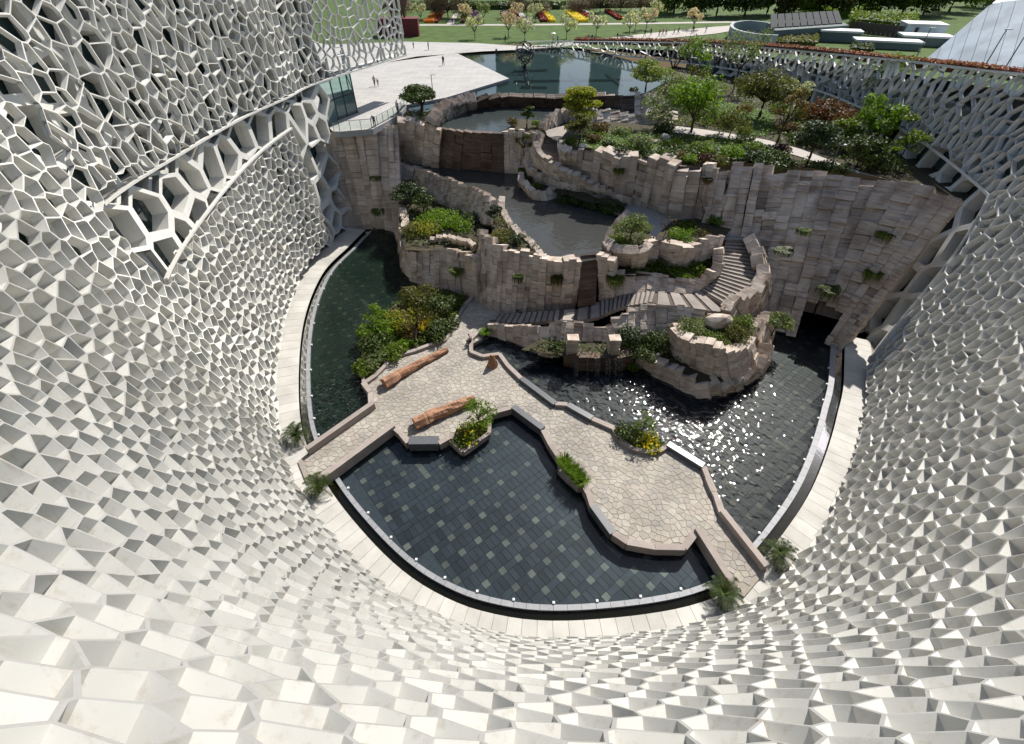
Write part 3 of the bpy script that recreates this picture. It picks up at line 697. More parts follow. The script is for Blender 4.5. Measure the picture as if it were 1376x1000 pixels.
rock_wall('dark wet back wall of the upper basin under the plaza pond', [(640, 135.5, 12.0), (662, 132, 12.0), (683, 129.5, 12.0), (744, 131.5, 12.0), (790, 129.5, 12.0), (830, 128, 12.0), (856, 129, 12.0)], [(642, 150, 10.2), (663, 147, 10.2), (683, 146, 10.2), (742, 147, 10.2), (790, 144, 10.2), (828, 147, 10.2), (853, 152, 10.2)], 2.0, .7, .8, .08, kind='wetstone', topj=.02)
rock_wall('rough pale rock face at the right end of the upper basin', [(853, 126, 12.3), (872, 126, 12.4), (890, 132, 12.3), (910, 139, 12.2), (922, 145, 12.0)], [(853, 154, 10.4), (870, 158, 10.4), (886, 158, 10.6), (904, 158, 10.8), (918, 158, 11)], 1.2, .9, 1.0, .2)
rock_wall('stepped wall between upper basin and the top of the winding stairs', [(729, 170, 11.4), (738, 161, 11.7), (750, 151, 12.0), (768, 146, 12.1), (788, 142, 12.2), (800, 147, 12.1), (826, 149, 12.1), (855, 153, 12.1), (879, 157, 12.0), (893, 152, 12.1), (910, 150, 12.1)], [(733, 178, 10.4), (745, 172, 10.4), (758, 166, 10.4), (771, 163, 10.5), (790, 166, 10.6), (803, 169, 10.6), (828, 171, 10.7), (855, 172, 10.8), (879, 171, 10.9), (895, 166, 11.2), (910, 160, 11.5)], 1.1, .7, .8, .12, topj=.14)
rock_wall('curved inner wall of the upper winding stairs below the maple', [(752, 190, 11.2), (751, 198, 11.2), (757, 204, 11.2), (766, 202, 11.3)], [(751, 206, 9.6), (752, 216, 9.0), (757, 224, 8.6), (765, 229, 8.5)], .9, .8, .8, .1)
rock_wall('outer parapet of the winding stairs stepping down to the white blossom tree', [(716, 193, 10.7), (722, 204, 10.3), (737, 216, 9.6), (762, 231, 8.9), (784, 241, 8.2), (803, 250, 7.7), (825, 257, 7.2), (849, 267, 6.9)], [(709, 206, 9.0), (716, 222, 8.2), (738, 238, 7.6), (765, 249, 7.0), (784, 257, 6.6), (805, 265, 6.3), (825, 272, 6.0), (845, 281, 5.7)], .95, .6, .7, .1, topj=.1)
rock_wall('second planted tier below the winding stairs parapet', [(706, 216, 8.4), (714, 229, 7.9), (732, 238, 7.6), (748, 243, 7.5), (767, 248, 7.2), (786, 253, 6.9)], [(704, 231, 6.8), (716, 246, 6.4), (733, 253, 6.2), (748, 260, 6.0), (767, 268, 5.6), (790, 274, 5.6)], .95, .8, .7, .12, topj=.14)
rock_wall('lowest rounded planter tier standing in the middle basin', [(697, 224, 7.0), (697, 243, 6.9), (707, 251, 6.9), (717, 256, 6.9), (731, 256, 6.9), (745, 248, 7)], [(697, 236, 5.5), (698, 254, 5.5), (708, 264, 5.5), (718, 272, 5.5), (735, 274, 5.5), (752, 270, 5.5)], .9, .8, .7, .12, topj=.15)
rock_wall('serpentine wall between the green bowl and the middle basin', [(526, 225, 6.7), (556, 222, 6.6), (574, 230, 6.6), (594, 236, 6.5), (610, 243, 6.5), (632, 250, 6.5), (645, 256, 6.5), (657, 266, 6.5), (673, 272, 6.4)], [(528, 249, 4.2), (552, 250, 4.0), (570, 262, 3.8), (590, 273, 3.6), (607, 280, 3.6), (627, 288, 3.6), (640, 295, 3.8), (652, 301, 4.2), (666, 300, 4.6)], 1.0, .6, 1.1, .13, topj=.22)
rock_wall('hooked end of the serpentine wall round a small pine', [(677, 268, 6.4), (678, 281, 6.5), (690, 301, 6.4), (705, 314, 6.4), (720, 327, 6.4), (736, 345, 6.3)][::-1], [(676, 276, 5.4), (676, 290, 5.4), (688, 310, 5.4), (702, 322, 5.4), (718, 336, 5.4), (733, 354, 5.4)][::-1], .9, .8, .7, .1, topj=.12)
rock_wall('tall front wall of the middle basin above the gravel path', [(644, 306, 6.6), (650, 314, 6.6), (661, 321, 6.6), (674, 332, 6.4), (693, 338, 6.4), (713, 341, 6.3), (735, 348, 6.3), (759, 352, 6.3), (781, 347, 6.4)], [(640, 403, .3), (650, 411, .3), (660, 416, .3), (670, 419, .3), (688, 420, .3), (703, 420, .3), (731, 419, .5), (753, 418, .6), (773, 416, .8)], .85, .9, 1.1, .2, topj=.3)
rock_wall('front wall of the green bowl rising beside the left pool', [(538, 318, 3.3), (541, 334, 3.2), (553, 338, 3.2), (568, 336, 3.4), (586, 331, 3.8), (602, 336, 3.9), (617, 337, 4.2), (631, 346, 4.4), (640, 345, 4.8)], [(537, 350, -.3), (541, 366, -.3), (553, 381, -.3), (568, 388, -.3), (586, 392, -.3), (604, 394, -.3), (622, 395, .1), (634, 400, .2), (642, 404, .3)], 1.05, .8, 1.0, .16, topj=.25)
rock_wall('rounded back edge of the green bowl meeting the pier', [(548, 292, 4.0), (540, 303, 3.8), (537, 316, 3.4)][::-1] if False else [(536, 276, 4.2), (541, 293, 4.0), (539, 305, 3.7), (538, 318, 3.3)], [(530, 316, -.3), (534, 328, -.3), (535, 340, -.3), (537, 350, -.3)], .9, .8, .9, .14, topj=.2)
rock_wall('low crumbled stone edge inside the green bowl', [(578, 321, 4.1), (598, 318, 4.3), (612, 322, 4.4), (628, 324, 4.5), (636, 329, 4.6)], [(577, 326, 3.5), (598, 325, 3.5), (612, 329, 3.6), (628, 331, 3.7), (637, 337, 3.7)], .7, .5, .5, .1, topj=.15)
# notch and water slide
rock_wall('right shoulder of the water slide notch', [(802, 339, 6.6), (812, 344, 6.5), (826, 350, 6.5)], [(805, 404, 1.6), (815, 402, 2.0), (826, 400, 2.2)], .8, .9, .9, .16, topj=.2)
rock_wall('round stone planter ring holding the white blossom tree', [(813, 322, 6.7), (817, 332, 6.8), (824, 338, 6.8), (846, 341, 6.9), (869, 337, 6.9), (879, 331, 6.8)], [(812, 346, 4.6), (818, 352, 4.5), (826, 356, 4.4), (845, 360, 4.3), (864, 362, 4.2), (873, 352, 4.6)], .9, .7, .9, .14, topj=.18)
rock_wall('side wall of the middle basin beside the white blossom tree', [(813, 322, 6.7), (819, 309, 6.7), (829, 295, 6.8), (843, 284, 6.8)][::-1], [(809, 330, 5.4), (815, 316, 5.4), (825, 301, 5.4), (838, 290, 5.4)][::-1], .9, .8, .7, .1, topj=.15)
rock_wall('curved lower wall above the long stairs and under the planters', [(826, 357, 4.7), (841, 368, 4.3), (866, 364, 4.4), (885, 367, 4.4), (908, 374, 4.4), (930, 376, 4.5), (946, 373, 4.7), (961, 366, 5.2), (971, 356, 5.6), (972, 340, 6.2), (971, 329, 6.8)], [(826, 400, 2.2), (842, 395, 2.7), (862, 393, 3.1), (880, 393, 3.4), (905, 393, 3.5), (925, 393, 3.6), (940, 391, 3.6), (955, 382, 4.0), (966, 371, 4.6), (971, 354, 5.4), (973, 340, 6.0)], 1.0, .75, .9, .08, topj=.1)
rock_wall('upper planter wall below the bright green bushes near the wide stairs', [(871, 326, 7.0), (887, 317, 7.1), (899, 327, 7.0), (916, 331, 6.9), (933, 330, 6.9), (945, 323, 7.0), (962, 317, 7.2), (974, 318, 7.2)], [(868, 356, 4.6), (880, 351, 4.9), (893, 355, 4.7), (907, 358, 4.6), (925, 357, 4.7), (940, 353, 4.9), (956, 344, 5.4), (966, 338, 5.8)], .9, .85, .9, .15, topj=.25)
rock_wall('outer parapet of the wide curving stairs', [(1013, 315, 7.1), (1021, 328, 6.9), (1028, 348, 6.4), (1033, 366, 5.8), (1032, 378, 5.3), (1019, 390, 4.9), (1001, 401, 4.6), (987, 408, 4.4), (978, 415, 4.3)][::-1], [(1037, 352, 2.5), (1044, 372, 1.2), (1046, 392, .4), (1044, 404, 0), (1038, 415, 0), (1026, 428, .6), (1012, 430, 1.6), (999, 431, 2.2), (988, 432, 2.6)][::-1], 1.0, .6, 1.1, .18, topj=.2)
rock_wall('stepped outer parapet of the long stairs rising above the stream', [(655, 434, 1.3), (668, 434, 1.3), (682, 437, 1.5), (696, 437, 1.7), (713, 440, 1.9), (735, 436, 2.3), (757, 429, 2.9), (778, 431, 2.7), (798, 438, 2.5), (815, 438, 2.6), (830, 424, 3.2), (853, 412, 3.8), (873, 408, 4.2), (895, 407, 4.4), (921, 411, 4.4), (945, 420, 4.3), (960, 425, 4.2)],
          [(657, 449, .0), (668, 455, -.1), (684, 460, -.1), (700, 467, -.1), (715, 474, -.1), (732, 481, -.1), (752, 478, .4), (775, 466, 1.0), (797, 462, 1.2), (816, 459, 1.4), (834, 462, 1.6), (853, 456, 1.9), (873, 450, 2.2), (893, 450, 2.2), (913, 456, 2.2), (935, 459, 2.2), (955, 460, 2.2)], .85, .7, .9, .12, topj=.2)
rock_wall('ring wall of the rock tower planter above the rippled pool', [(903, 432, 4.1), (906, 446, 4.1), (916, 454, 4.2), (932, 459, 4.3), (950, 462, 4.4), (966, 470, 4.3), (982, 472, 4.2), (1000, 468, 4.1), (1012, 455, 4.0)], [(897, 468, 1.5), (903, 480, 1.3), (918, 490, 1.2), (932, 497, 1.2), (950, 505, 1.2), (968, 511, 1.2), (988, 511, 1.2), (1006, 503, 1.2), (1020, 488, 1.2)], .95, .75, 1.0, .16, topj=.22)
rock_wall('wide lower ledge of the rock tower dipping into the pool', [(857, 474, 1.7), (872, 480, 1.7), (888, 488, 1.7), (903, 495, 1.6), (920, 503, 1.5), (940, 513, 1.4), (960, 519, 1.4), (985, 517, 1.4), (1008, 506, 1.5), (1026, 487, 1.8), (1036, 466, 2.2)], [(852, 492, -.3), (868, 504, -.3), (884, 513, -.3), (902, 522, -.3), (920, 531, -.3), (944, 541, -.3), (966, 537, -.3), (992, 527, -.3), (1015, 513, -.3), (1033, 493, -.3), (1040, 470, -.3)], 1.15, .7, 1.1, .16, topj=.2)
rock_wall('rough back flank of the rock tower under the wide stairs', [(1014, 440, 3.8), (1028, 432, 3.4), (1040, 425, 2.8)], [(1025, 470, 1.0), (1038, 460, .2), (1044, 445, -.3)], 1.0, .8, 1.0, .2)
# cascade: two block pillars, brown ledge
rock_wall('brown wet ledge where the small waterfall drops into the stream', [(757, 475, 1.45), (775, 478, 1.5), (800, 480, 1.5), (830, 481, 1.5), (852, 477, 1.5)], [(757, 494, -.3), (775, 500, -.3), (800, 503, -.3), (830, 502, -.3), (852, 494, -.3)], 1.2, .7, 1.0, .1, kind='wetstone', topj=.03)
def pillar(px, label):
    c = W(*px, 1.4); root = empty('stone_pillar', (c.x, c.y, 1.2), label, 'pillar', 'block pillars of the waterfall')
    for k, (h, s) in enumerate(((.7, 1.0), (.55, .92), (.5, 1.02))):
        o = link('block', BLK['stone'][k], root, local=True); o.location = (R(-.05, .05), R(-.05, .05), .1 + sum((.7, .55, .5)[:k]) + h / 2); o.scale = (s, s * .9, h); o.rotation_euler = (0, 0, R(-.08, .08))
pillar((768, 472), 'square block pillar left of the small waterfall'); pillar((823, 473), 'square block pillar right of the small waterfall')
# ================================================================ terraces, water levels, paths, stairs
M['step'] = mat('stair_stone', (.42, .37, .325), (.33, .29, .255), scale=1.5, rough=.85, bump=.2, rnd=.25, big=.25)
def terr(name, px, z, m, side=None): return sheet(name, [W(x, y, z) if not isinstance((x, y), Vector) else x for x, y in px], z, M[m])
M['basin'] = water_mat('basin_water', (.42, .43, .40), wave=.4, wscale=1.5, rough=.03, det=1.5, depth_tint=.5, deep=(.105, .11, .105))
M['pond'] = water_mat('pond_water', (.45, .55, .55), wave=.05, wscale=1.0, rough=.015, depth_tint=.75, deep=(.03, .05, .05))
terr('middle_basin_bed', [(526, 216), (590, 218), (700, 226), (712, 250), (750, 262), (850, 280), (840, 297), (822, 318), (806, 345), (781, 352), (735, 352), (690, 332), (664, 318), (662, 296), (668, 276), (640, 262), (600, 245), (545, 226)], 5.3, 'soil')
terr('middle_basin_water', [(526, 216), (590, 218), (700, 226), (712, 250), (750, 262), (850, 280), (840, 297), (822, 318), (806, 348), (781, 352), (735, 352), (690, 332), (664, 318), (662, 296), (668, 276), (640, 262), (600, 245), (545, 226)], 5.8, 'basin')
terr('upper_basin_bed', [(586, 172), (632, 148), (683, 142), (860, 142), (880, 158), (760, 170), (732, 180), (676, 182), (600, 176)], 9.9, 'soil')
M['basin2'] = water_mat('upper_basin_water', (.45, .5, .48), wave=.25, wscale=1.4, rough=.05, depth_tint=.55, deep=(.10, .125, .125))
terr('upper_basin_water', [(586, 172), (632, 148), (683, 142), (860, 142), (880, 158), (760, 170), (732, 180), (676, 182), (600, 176)], 10.45, 'basin2')
terr('middle_path', [(758, 226), (850, 262), (935, 290), (1012, 305), (1016, 322), (974, 322), (940, 322), (880, 334), (850, 300), (780, 262), (740, 236)], 6.15, 'path')
terr('bowl_soil', [(536, 268), (560, 252), (600, 272), (660, 300), (644, 345), (600, 338), (545, 336), (536, 310)], 3.55, 'soil')
terr('planter_soil', [(660, 296), (668, 280), (684, 300), (735, 345), (720, 342), (690, 336), (662, 320)], 6.15, 'soil')
terr('planter_soil', [(814, 322), (829, 296), (845, 288), (872, 308), (880, 331), (850, 340), (824, 338)], 6.45, 'soil')
terr('planter_soil', [(880, 318), (905, 296), (960, 292), (985, 305), (974, 318), (945, 324), (916, 332), (890, 326)], 6.6, 'soil')
terr('planter_soil', [(832, 362), (868, 352), (905, 352), (956, 340), (972, 344), (960, 366), (930, 378), (880, 370), (842, 372)], 4.25, 'soil')
terr('planter_soil', [(896, 436), (940, 424), (985, 430), (1018, 440), (1012, 462), (985, 474), (950, 464), (910, 452)], 3.75, 'soil')
terr('planter_soil', [(700, 470), (757, 440), (900, 440), (960, 440), (1030, 470), (990, 512), (940, 512), (880, 485), (850, 482), (757, 478)], 1.35, 'soil')
terr('planter_soil', [(676, 176), (700, 160), (728, 162), (732, 176), (715, 180)], 10.75, 'soil')
terr('planter_soil', [(704, 210), (722, 205), (745, 232), (800, 258), (845, 276), (790, 272), (745, 256), (712, 240)], 6.6, 'soil')
terr('planter_soil', [(698, 222), (712, 230), (750, 248), (740, 258), (718, 258), (698, 244)], 6.55, 'soil')
garden = [(752, 188), (766, 200), (829, 208), (910, 222), (1002, 219), (1114, 228), (1162, 232), (1235, 250)]
gp = [W(x, y, 11.15) for x, y in garden] + [V(42.6, 39.5, 0), V(44.5, 50, 0), V(46.5, 62, 0), V(47, 77, 0), V(41, 95, 0), V(32, 107, 0), W(860, 106, 11.15), W(858, 126, 11.15), W(900, 152, 11.15), W(800, 168, 11.15), W(772, 164, 11.15)]
sheet('garden_soil', gp, 11.15, M['soil'])
sheet('garden_lawn', [W(x, y, 11.2) for x, y in ((905, 190), (960, 178), (1010, 182), (1060, 205), (1000, 212), (930, 212))], 11.2, M['lawn'])
sheet('garden_lawn', [W(x, y, 11.2) for x, y in ((955, 132), (990, 140), (1040, 150), (1042, 172), (1025, 183), (990, 178), (968, 160))], 11.2, M['lawn'])
sheet('garden_lawn', [W(x, y, 11.2) for x, y in ((775, 196), (800, 182), (880, 178), (905, 186), (900, 214), (858, 204), (829, 206))], 11.2, M['lawn'])
sheet('garden_path', [W(x, y, 11.22) for x, y in ((880, 172), (906, 169), (945, 174), (985, 180), (1030, 188), (1075, 200), (1115, 215), (1160, 232), (1225, 250), (1180, 238), (1130, 228), (1080, 212), (1030, 197), (985, 188), (940, 182), (900, 178))], 11.22, M['path'])
# stairs
def stairs(label, inner, outer, n, m='path', thick=.45, group='stone stairs of the rock garden'):
    I, O = PT(inner), PT(outer)
    def arcp(P):
        L = [0]
        for a, b in zip(P, P[1:]): L.append(L[-1] + (b - a).length)
        def g(t):
            d = t * L[-1]; i = 0
            while i < len(P) - 2 and d > L[i + 1]: i += 1
            return P[i].lerp(P[i + 1], (d - L[i]) / max(L[i + 1] - L[i], 1e-6))
        return g
    gi, go = arcp(I), arcp(O); root = empty('staircase', I[0], label, 'stairs', group); z0, z1 = I[0].z, I[-1].z
    for k in range(n):
        a, b = k / n, (k + 1) / n + .006; A, B, C_, D = gi(a), go(a), go(min(b, 1)), gi(min(b, 1)); z = z0 + (z1 - z0) * (k + 1) / n
        mb = MB(); lo = [V(p.x, p.y, z - thick) for p in (A, B, C_, D)]; hi = [V(p.x, p.y, z) for p in (A, B, C_, D)]
        mb.hexa(lo, hi); A2, B2, C2, D2 = [V(p.x, p.y, z) for p in (A.lerp(D, .30), B.lerp(C_, .30), C_, D)]; mu = [p - V(0, 0, .10) for p in hi]
        mb = MB(); mb.hexa(lo, mu); ub = mb.build('step', M['step'], root); mb = MB(); mb.hexa([p - V(0, 0, .098) for p in (A2, B2, C2, D2)], [A2, B2, C2, D2]); mb.build('tread', M['step'], ub)
        mb = MB(); mb.hexa([p + V(0, 0, .002) for p in mu[:2]] + [B2 - V(0, 0, .098), A2 - V(0, 0, .098)], [p + V(0, 0, .012) for p in mu[:2]] + [B2 - V(0, 0, .088), A2 - V(0, 0, .088)]); mb.build('shade_strip', M['core'], ub)  # dark strip stands in for the riser's shadow along each step
stairs('lower flight of stone steps climbing from the path to the water slide', [(672, 421, .4), (700, 421, .9), (752, 417, 1.8)], [(663, 433, .4), (699, 436, .9), (750, 430, 1.8)], 11)
stairs('flat landing slabs at the foot of the water slide', [(752, 417, 1.75), (780, 415, 1.8), (806, 405, 1.85)], [(750, 430, 1.75), (778, 431, 1.8), (806, 425, 1.85)], 3)
stairs('middle flight of stone steps between the landing and the fan terrace', [(806, 405, 1.9), (842, 395, 2.7), (880, 392, 3.5)], [(806, 425, 1.9), (834, 412, 2.7), (876, 406, 3.5)], 12)
stairs('stone slabs of the small terrace between middle flight and wide stairs', [(880, 392, 3.5), (905, 392, 3.52), (940, 390, 3.55)], [(876, 408, 3.5), (915, 412, 3.52), (975, 420, 3.55)], 4)
stairs('wide fan of stone steps curving up along the cliff', [(940, 390, 3.6), (955, 381, 4.2), (967, 369, 4.8), (972, 350, 5.5), (976, 318, 6.2)], [(978, 413, 3.6), (1000, 398, 4.2), (1018, 382, 4.8), (1026, 355, 5.5), (1017, 317, 6.2)], 19)
stairs('narrow winding stone steps below the yellow green maple', [(764, 231, 7.8), (755, 222, 8.4), (751, 208, 9.2), (752, 192, 10.0), (765, 172, 10.6)], [(742, 222, 7.8), (731, 210, 8.4), (728, 200, 9.2), (730, 186, 10.0), (735, 174, 10.6)], 15)
stairs('short stone steps descending along the cliff foot', [(850, 270, 6.2), (815, 256, 6.9), (764, 231, 7.8)], [(838, 280, 6.2), (800, 262, 6.9), (742, 222, 7.8)], 9)
terr('stair_landing', [(733, 176), (745, 172), (762, 168), (772, 172), (764, 184), (752, 192), (735, 182)], 10.62, 'step')
# water slide and small waterfall
M['fall'] = water_mat('falling_water', (.75, .78, .78), wave=.9, wscale=5, rough=.12, depth_tint=.85, deep=(.25, .26, .26))
mb = MB(); a, b = W(781, 343, 6.0), W(803, 341, 6.0); c, d = W(800, 408, 1.9), W(776, 412, 1.9); mb.add([a, b, c, d], [(0, 1, 2, 3)]); tag(mb.build('water_slide', M['wetstone']), kind='structure')
for k in range(14):
    pass
slide = empty('water_slide_bed', (c.x, c.y, 1.9), 'dark wet chute where the middle basin spills to the stairs', 'water chute')
for k in range(7):
    mb = MB(); f0, f1 = k / 7, (k + 1) / 7; p = [d.lerp(a, f0), c.lerp(b, f0), c.lerp(b, f1), d.lerp(a, f1)]; up = V(0, -.3, .12) * R(.3, 1)
    mb.hexa([x + V(0, .2, -.1) for x in p], [x + up for x in p]); mb.build('slab', M['wetstone'], slide)
mb = MB()
for k in range(16):
    x0 = R(765, 838); a, b = W(x0, 481, 1.55), W(x0, 503, 0); a.y -= .12; b.y -= .25; w = V(R(.03, .12), 0, 0); m1 = a.lerp(b, .4) + V(0, -.12, .12)
    mb.add([a - w, a + w, m1 + w, m1 - w, b + w, b - w], [(0, 1, 2, 3), (3, 2, 4, 5)])
tag(mb.build('waterfall', M['fall']), 'thin sheets of water falling over the brown ledge between pillars', 'waterfall')
# ================================================================ plaza, pond, park ground, roof lawn
gl_ = [fO(s, 15, -2.7) for s in lin(s_of(1.0), s_of(24), 120)]; gl_ = [(p.x, p.y) for p in gl_] + [(-6, 129), (-20, 127), (-24, 100)]
mb = MB(); n = len(gl_); cen = (5, 55)
vs = [(x, y, 11.9) for x, y in gl_]
for k, rr in enumerate((260, 1600)):
    for x, y in gl_:
        d = math.hypot(x - cen[0], y - cen[1]); vs.append((cen[0] + (x - cen[0]) / d * rr, cen[1] + (y - cen[1]) / d * rr, 11.9))
mb.add(vs, [(k * n + i, k * n + (i + 1) % n, (k + 1) * n + (i + 1) % n, (k + 1) * n + i) for k in range(2) for i in range(n)])
tag(mb.build('park_lawn', M['lawn']), kind='structure')
PZ = [(447, 176.5), (456, 177), (501, 173.5), (537, 154), (546, 141), (600, 131), (684, 105.5), (612, 70.5), (700, 67), (722, 63.5), (640, 58), (545, 56), (440, 60)]
pzw = [W(x, y, 12) for x, y in PZ] + [V(-70, 150, 12), V(-70, 70, 12), V(-23.4, 63, 12)]
sheet('plaza', pzw, 12.0, M['plaza'])
mb = MB()
for a, b in zip(pzw[:7], pzw[1:8]): mb.add([(a.x, a.y, 11.35), (b.x, b.y, 11.35), (b.x, b.y, 11.996), (a.x, a.y, 11.996)], [(0, 1, 2, 3)])
mb.add([(p.x, p.y, 11.35) for p in pzw[:5]] + [(-16, 72, 11.35), (-23, 64, 11.35)], [tuple(range(7))])
tag(mb.build('plaza_edge', M['coping']), kind='structure')
ramp_px = [(520, 79), (600, 73), (720, 63.5), (760, 62), (790, 60.5), (700, 66.8), (612, 70.8), (560, 76), (520, 84)]
sheet('plaza_ramp', [W(x, y, 12) for x, y in ramp_px], 12.006, M['path'])
sheet('park_path', [W(x, y, 12) for x, y in ((700, 63), (790, 54), (870, 45), (960, 36), (1000, 33), (1010, 37), (960, 45.5), (880, 53), (830, 57), (760, 61.5))], 12.004, M['path'])
sheet('park_path', [W(x, y, 12) for x, y in ((545, 32.2), (700, 32), (860, 30.2), (990, 28), (990, 30), (860, 32.2), (700, 34), (545, 34.2))], 11.92, M['path'])
for a in (((600, 32), (610, 32), (616, 17), (611, 17)), ((704, 31), (717, 31), (700, 15), (694, 15)), ((800, 30), (816, 29), (790, 14), (782, 14))): sheet('park_path', [W(x, y, 12) for x, y in a], 11.925, M['path'])
pond = [(546, 143), (600, 132), (684, 106), (612, 70), (700, 66), (770, 63), (800, 68), (870, 88), (905, 104), (862, 128), (744, 133), (683, 131), (640, 138), (590, 152), (560, 160)]
sheet('pond_bed', [W(x, y, 11.3) for x, y in pond], 11.2, mat('pond_floor', (.16, .23, .23), (.12, .17, .175), scale=.2, rough=.9))
sheet('plaza_pond', [W(x, y, 11.75) for x, y in pond], 11.75, M['pond'])
mb = MB()
for a, b in (((690, 97), (735, 95)), ((690, 110), (850, 108)), ((700, 118), (735, 118.5)), ((705, 95), (712, 119)), ((765, 100), (780, 118)), ((815, 101), (835, 116))):
    p, q_ = W(*a, 11.3), W(*b, 11.3); d = (q_ - p).normalized(); mb.box(((p.x + q_.x) / 2, (p.y + q_.y) / 2, 11.4), ((q_ - p).length, .5, .3), math.atan2(d.y, d.x))
tag(mb.build('pond_channel', M['granite']), kind='structure')
# roof: lawn on the right wing, paving elsewhere
def roof_strip(name, a, b, d0, d1, dz, m, n=80):
    mb = MB(); vs = []
    for s in lin(a, b, n):
        z = upper(s) - dz; p, q_ = fO(s, z, d0), fO(s, z, d1); vs += [(p.x, p.y, z), (q_.x, q_.y, z)]
    mb.add(vs, [(2 * i, 2 * i + 1, 2 * i + 3, 2 * i + 2) for i in range(n - 1)]); return mb.build(name, m, MUSEUM)
roof_strip('roof_lawn', s_of(15.4), s_of(23.8), -1.0, -10, 1.25, M['lawn'], 120)
roof_strip('roof', s_of(1.0), s_of(15.4), -.9, -15, .6, M['paving'])
mb = MB(); vs = []
for s in lin(s_of(15.4), s_of(23.8), 120): p = fO(s, upper(s) - 1.25, -10); vs += [(p.x, p.y, upper(s) - 1.25), (p.x * 1.03, p.y * 1.03, 11)]
mb.add(vs, [(2 * i, 2 * i + 1, 2 * i + 3, 2 * i + 2) for i in range(119)]); mb.build('roof_wall', M['frame'], MUSEUM)
# soffit under the overhanging left wing
mb = MB(); vs = []
for s in lin(s_of(1.0), s_of(6.0), 60): p, q_ = fO(s, 17, -.6), fO(s, 17, -2.45); vs += [tuple(p), tuple(q_)]
mb.add(vs, [(2 * i, 2 * i + 1, 2 * i + 3, 2 * i + 2) for i in range(59)]); mb.build('soffit', M['frame'], MUSEUM)
# glass entrance under the overhang
ent = empty('glass_entrance', W(480, 153, 12), 'green tinted glass entrance box at the plaza under the lattice overhang', 'entrance')
M['tglass'] = glass_mat('green_glass', (.42, .62, .58))
E = [W(440, 172, 12), W(455, 161, 12), W(467, 156.5, 12), W(480.5, 151.5, 12), V(-25.5, 82, 12)]
for a, b in zip(E, E[1:]):
    for z0, z1 in ((12.0, 14.3), (14.3, 16.95)):
        mb = MB(); mb.add([(a.x, a.y, z0), (b.x, b.y, z0), (b.x, b.y, z1), (a.x, a.y, z1)], [(0, 1, 2, 3)]); mb.build('pane', M['tglass'], ent)
mb = MB()
for p in E: mb.tube([(p.x, p.y, 12), (p.x, p.y, 17)], .09, 4)
for a, b in zip(E, E[1:]):
    for z in (12.06, 14.3, 16.9): mb.tube([(a.x, a.y, z), (b.x, b.y, z)], .07, 4)
mb.build('frame', M['darkmetal'], ent)
# plaza railing: posts, handrail and glass panels
rail = empty('glass_railing', W(500, 174, 12), 'glass railing with slim posts on the plaza edge above the pier', 'railing')
M['cglass'] = glass_mat('clear_glass', (.80, .88, .86))
rp = [W(x, y, 12) for x, y in ((449, 176), (457, 176), (500, 172.5), (536, 153), (547, 140))]; hr = MB()
for a, b in zip(rp, rp[1:]):
    L = (b - a).length; n = max(1, round(L / 1.5))
    for i in range(n + 1):
        p = a.lerp(b, i / n); mb = MB(); mb.box((p.x, p.y, 12.5), (.06, .06, 1.0)); mb.build('post', M['mullion'], rail)
        if i < n:
            q_ = a.lerp(b, (i + 1) / n); d = (q_ - p).normalized() * .06; mb = MB(); mb.add([(p.x + d.x, p.y + d.y, 12.08), (q_.x - d.x, q_.y - d.y, 12.08), (q_.x - d.x, q_.y - d.y, 12.92), (p.x + d.x, p.y + d.y, 12.92)], [(0, 1, 2, 3)]); mb.build('glass_panel', M['cglass'], rail)
    hr.tube([(a.x, a.y, 13.02), (b.x, b.y, 13.02)], .035, 5)
hr.build('handrail', M['mullion'], rail)
prail = empty('glass_railing', W(770, 66, 12), 'low glass railing along the far end of the plaza pond', 'railing')
rp = [W(x, y, 12) for x, y in ((722, 64.5), (745, 63), (770, 62.5))]
for a, b in zip(rp, rp[1:]):
    for i in range(6):
        p, q_ = a.lerp(b, i / 6), a.lerp(b, (i + 1) / 6); mb = MB(); mb.box((p.x, p.y, 12.45), (.06, .06, .9)); mb.build('post', M['mullion'], prail)
        mb = MB(); mb.add([(p.x, p.y, 12.1), (q_.x, q_.y, 12.1), (q_.x, q_.y, 12.9), (p.x, p.y, 12.9)], [(0, 1, 2, 3)]); mb.build('glass_panel', M['cglass'], prail)
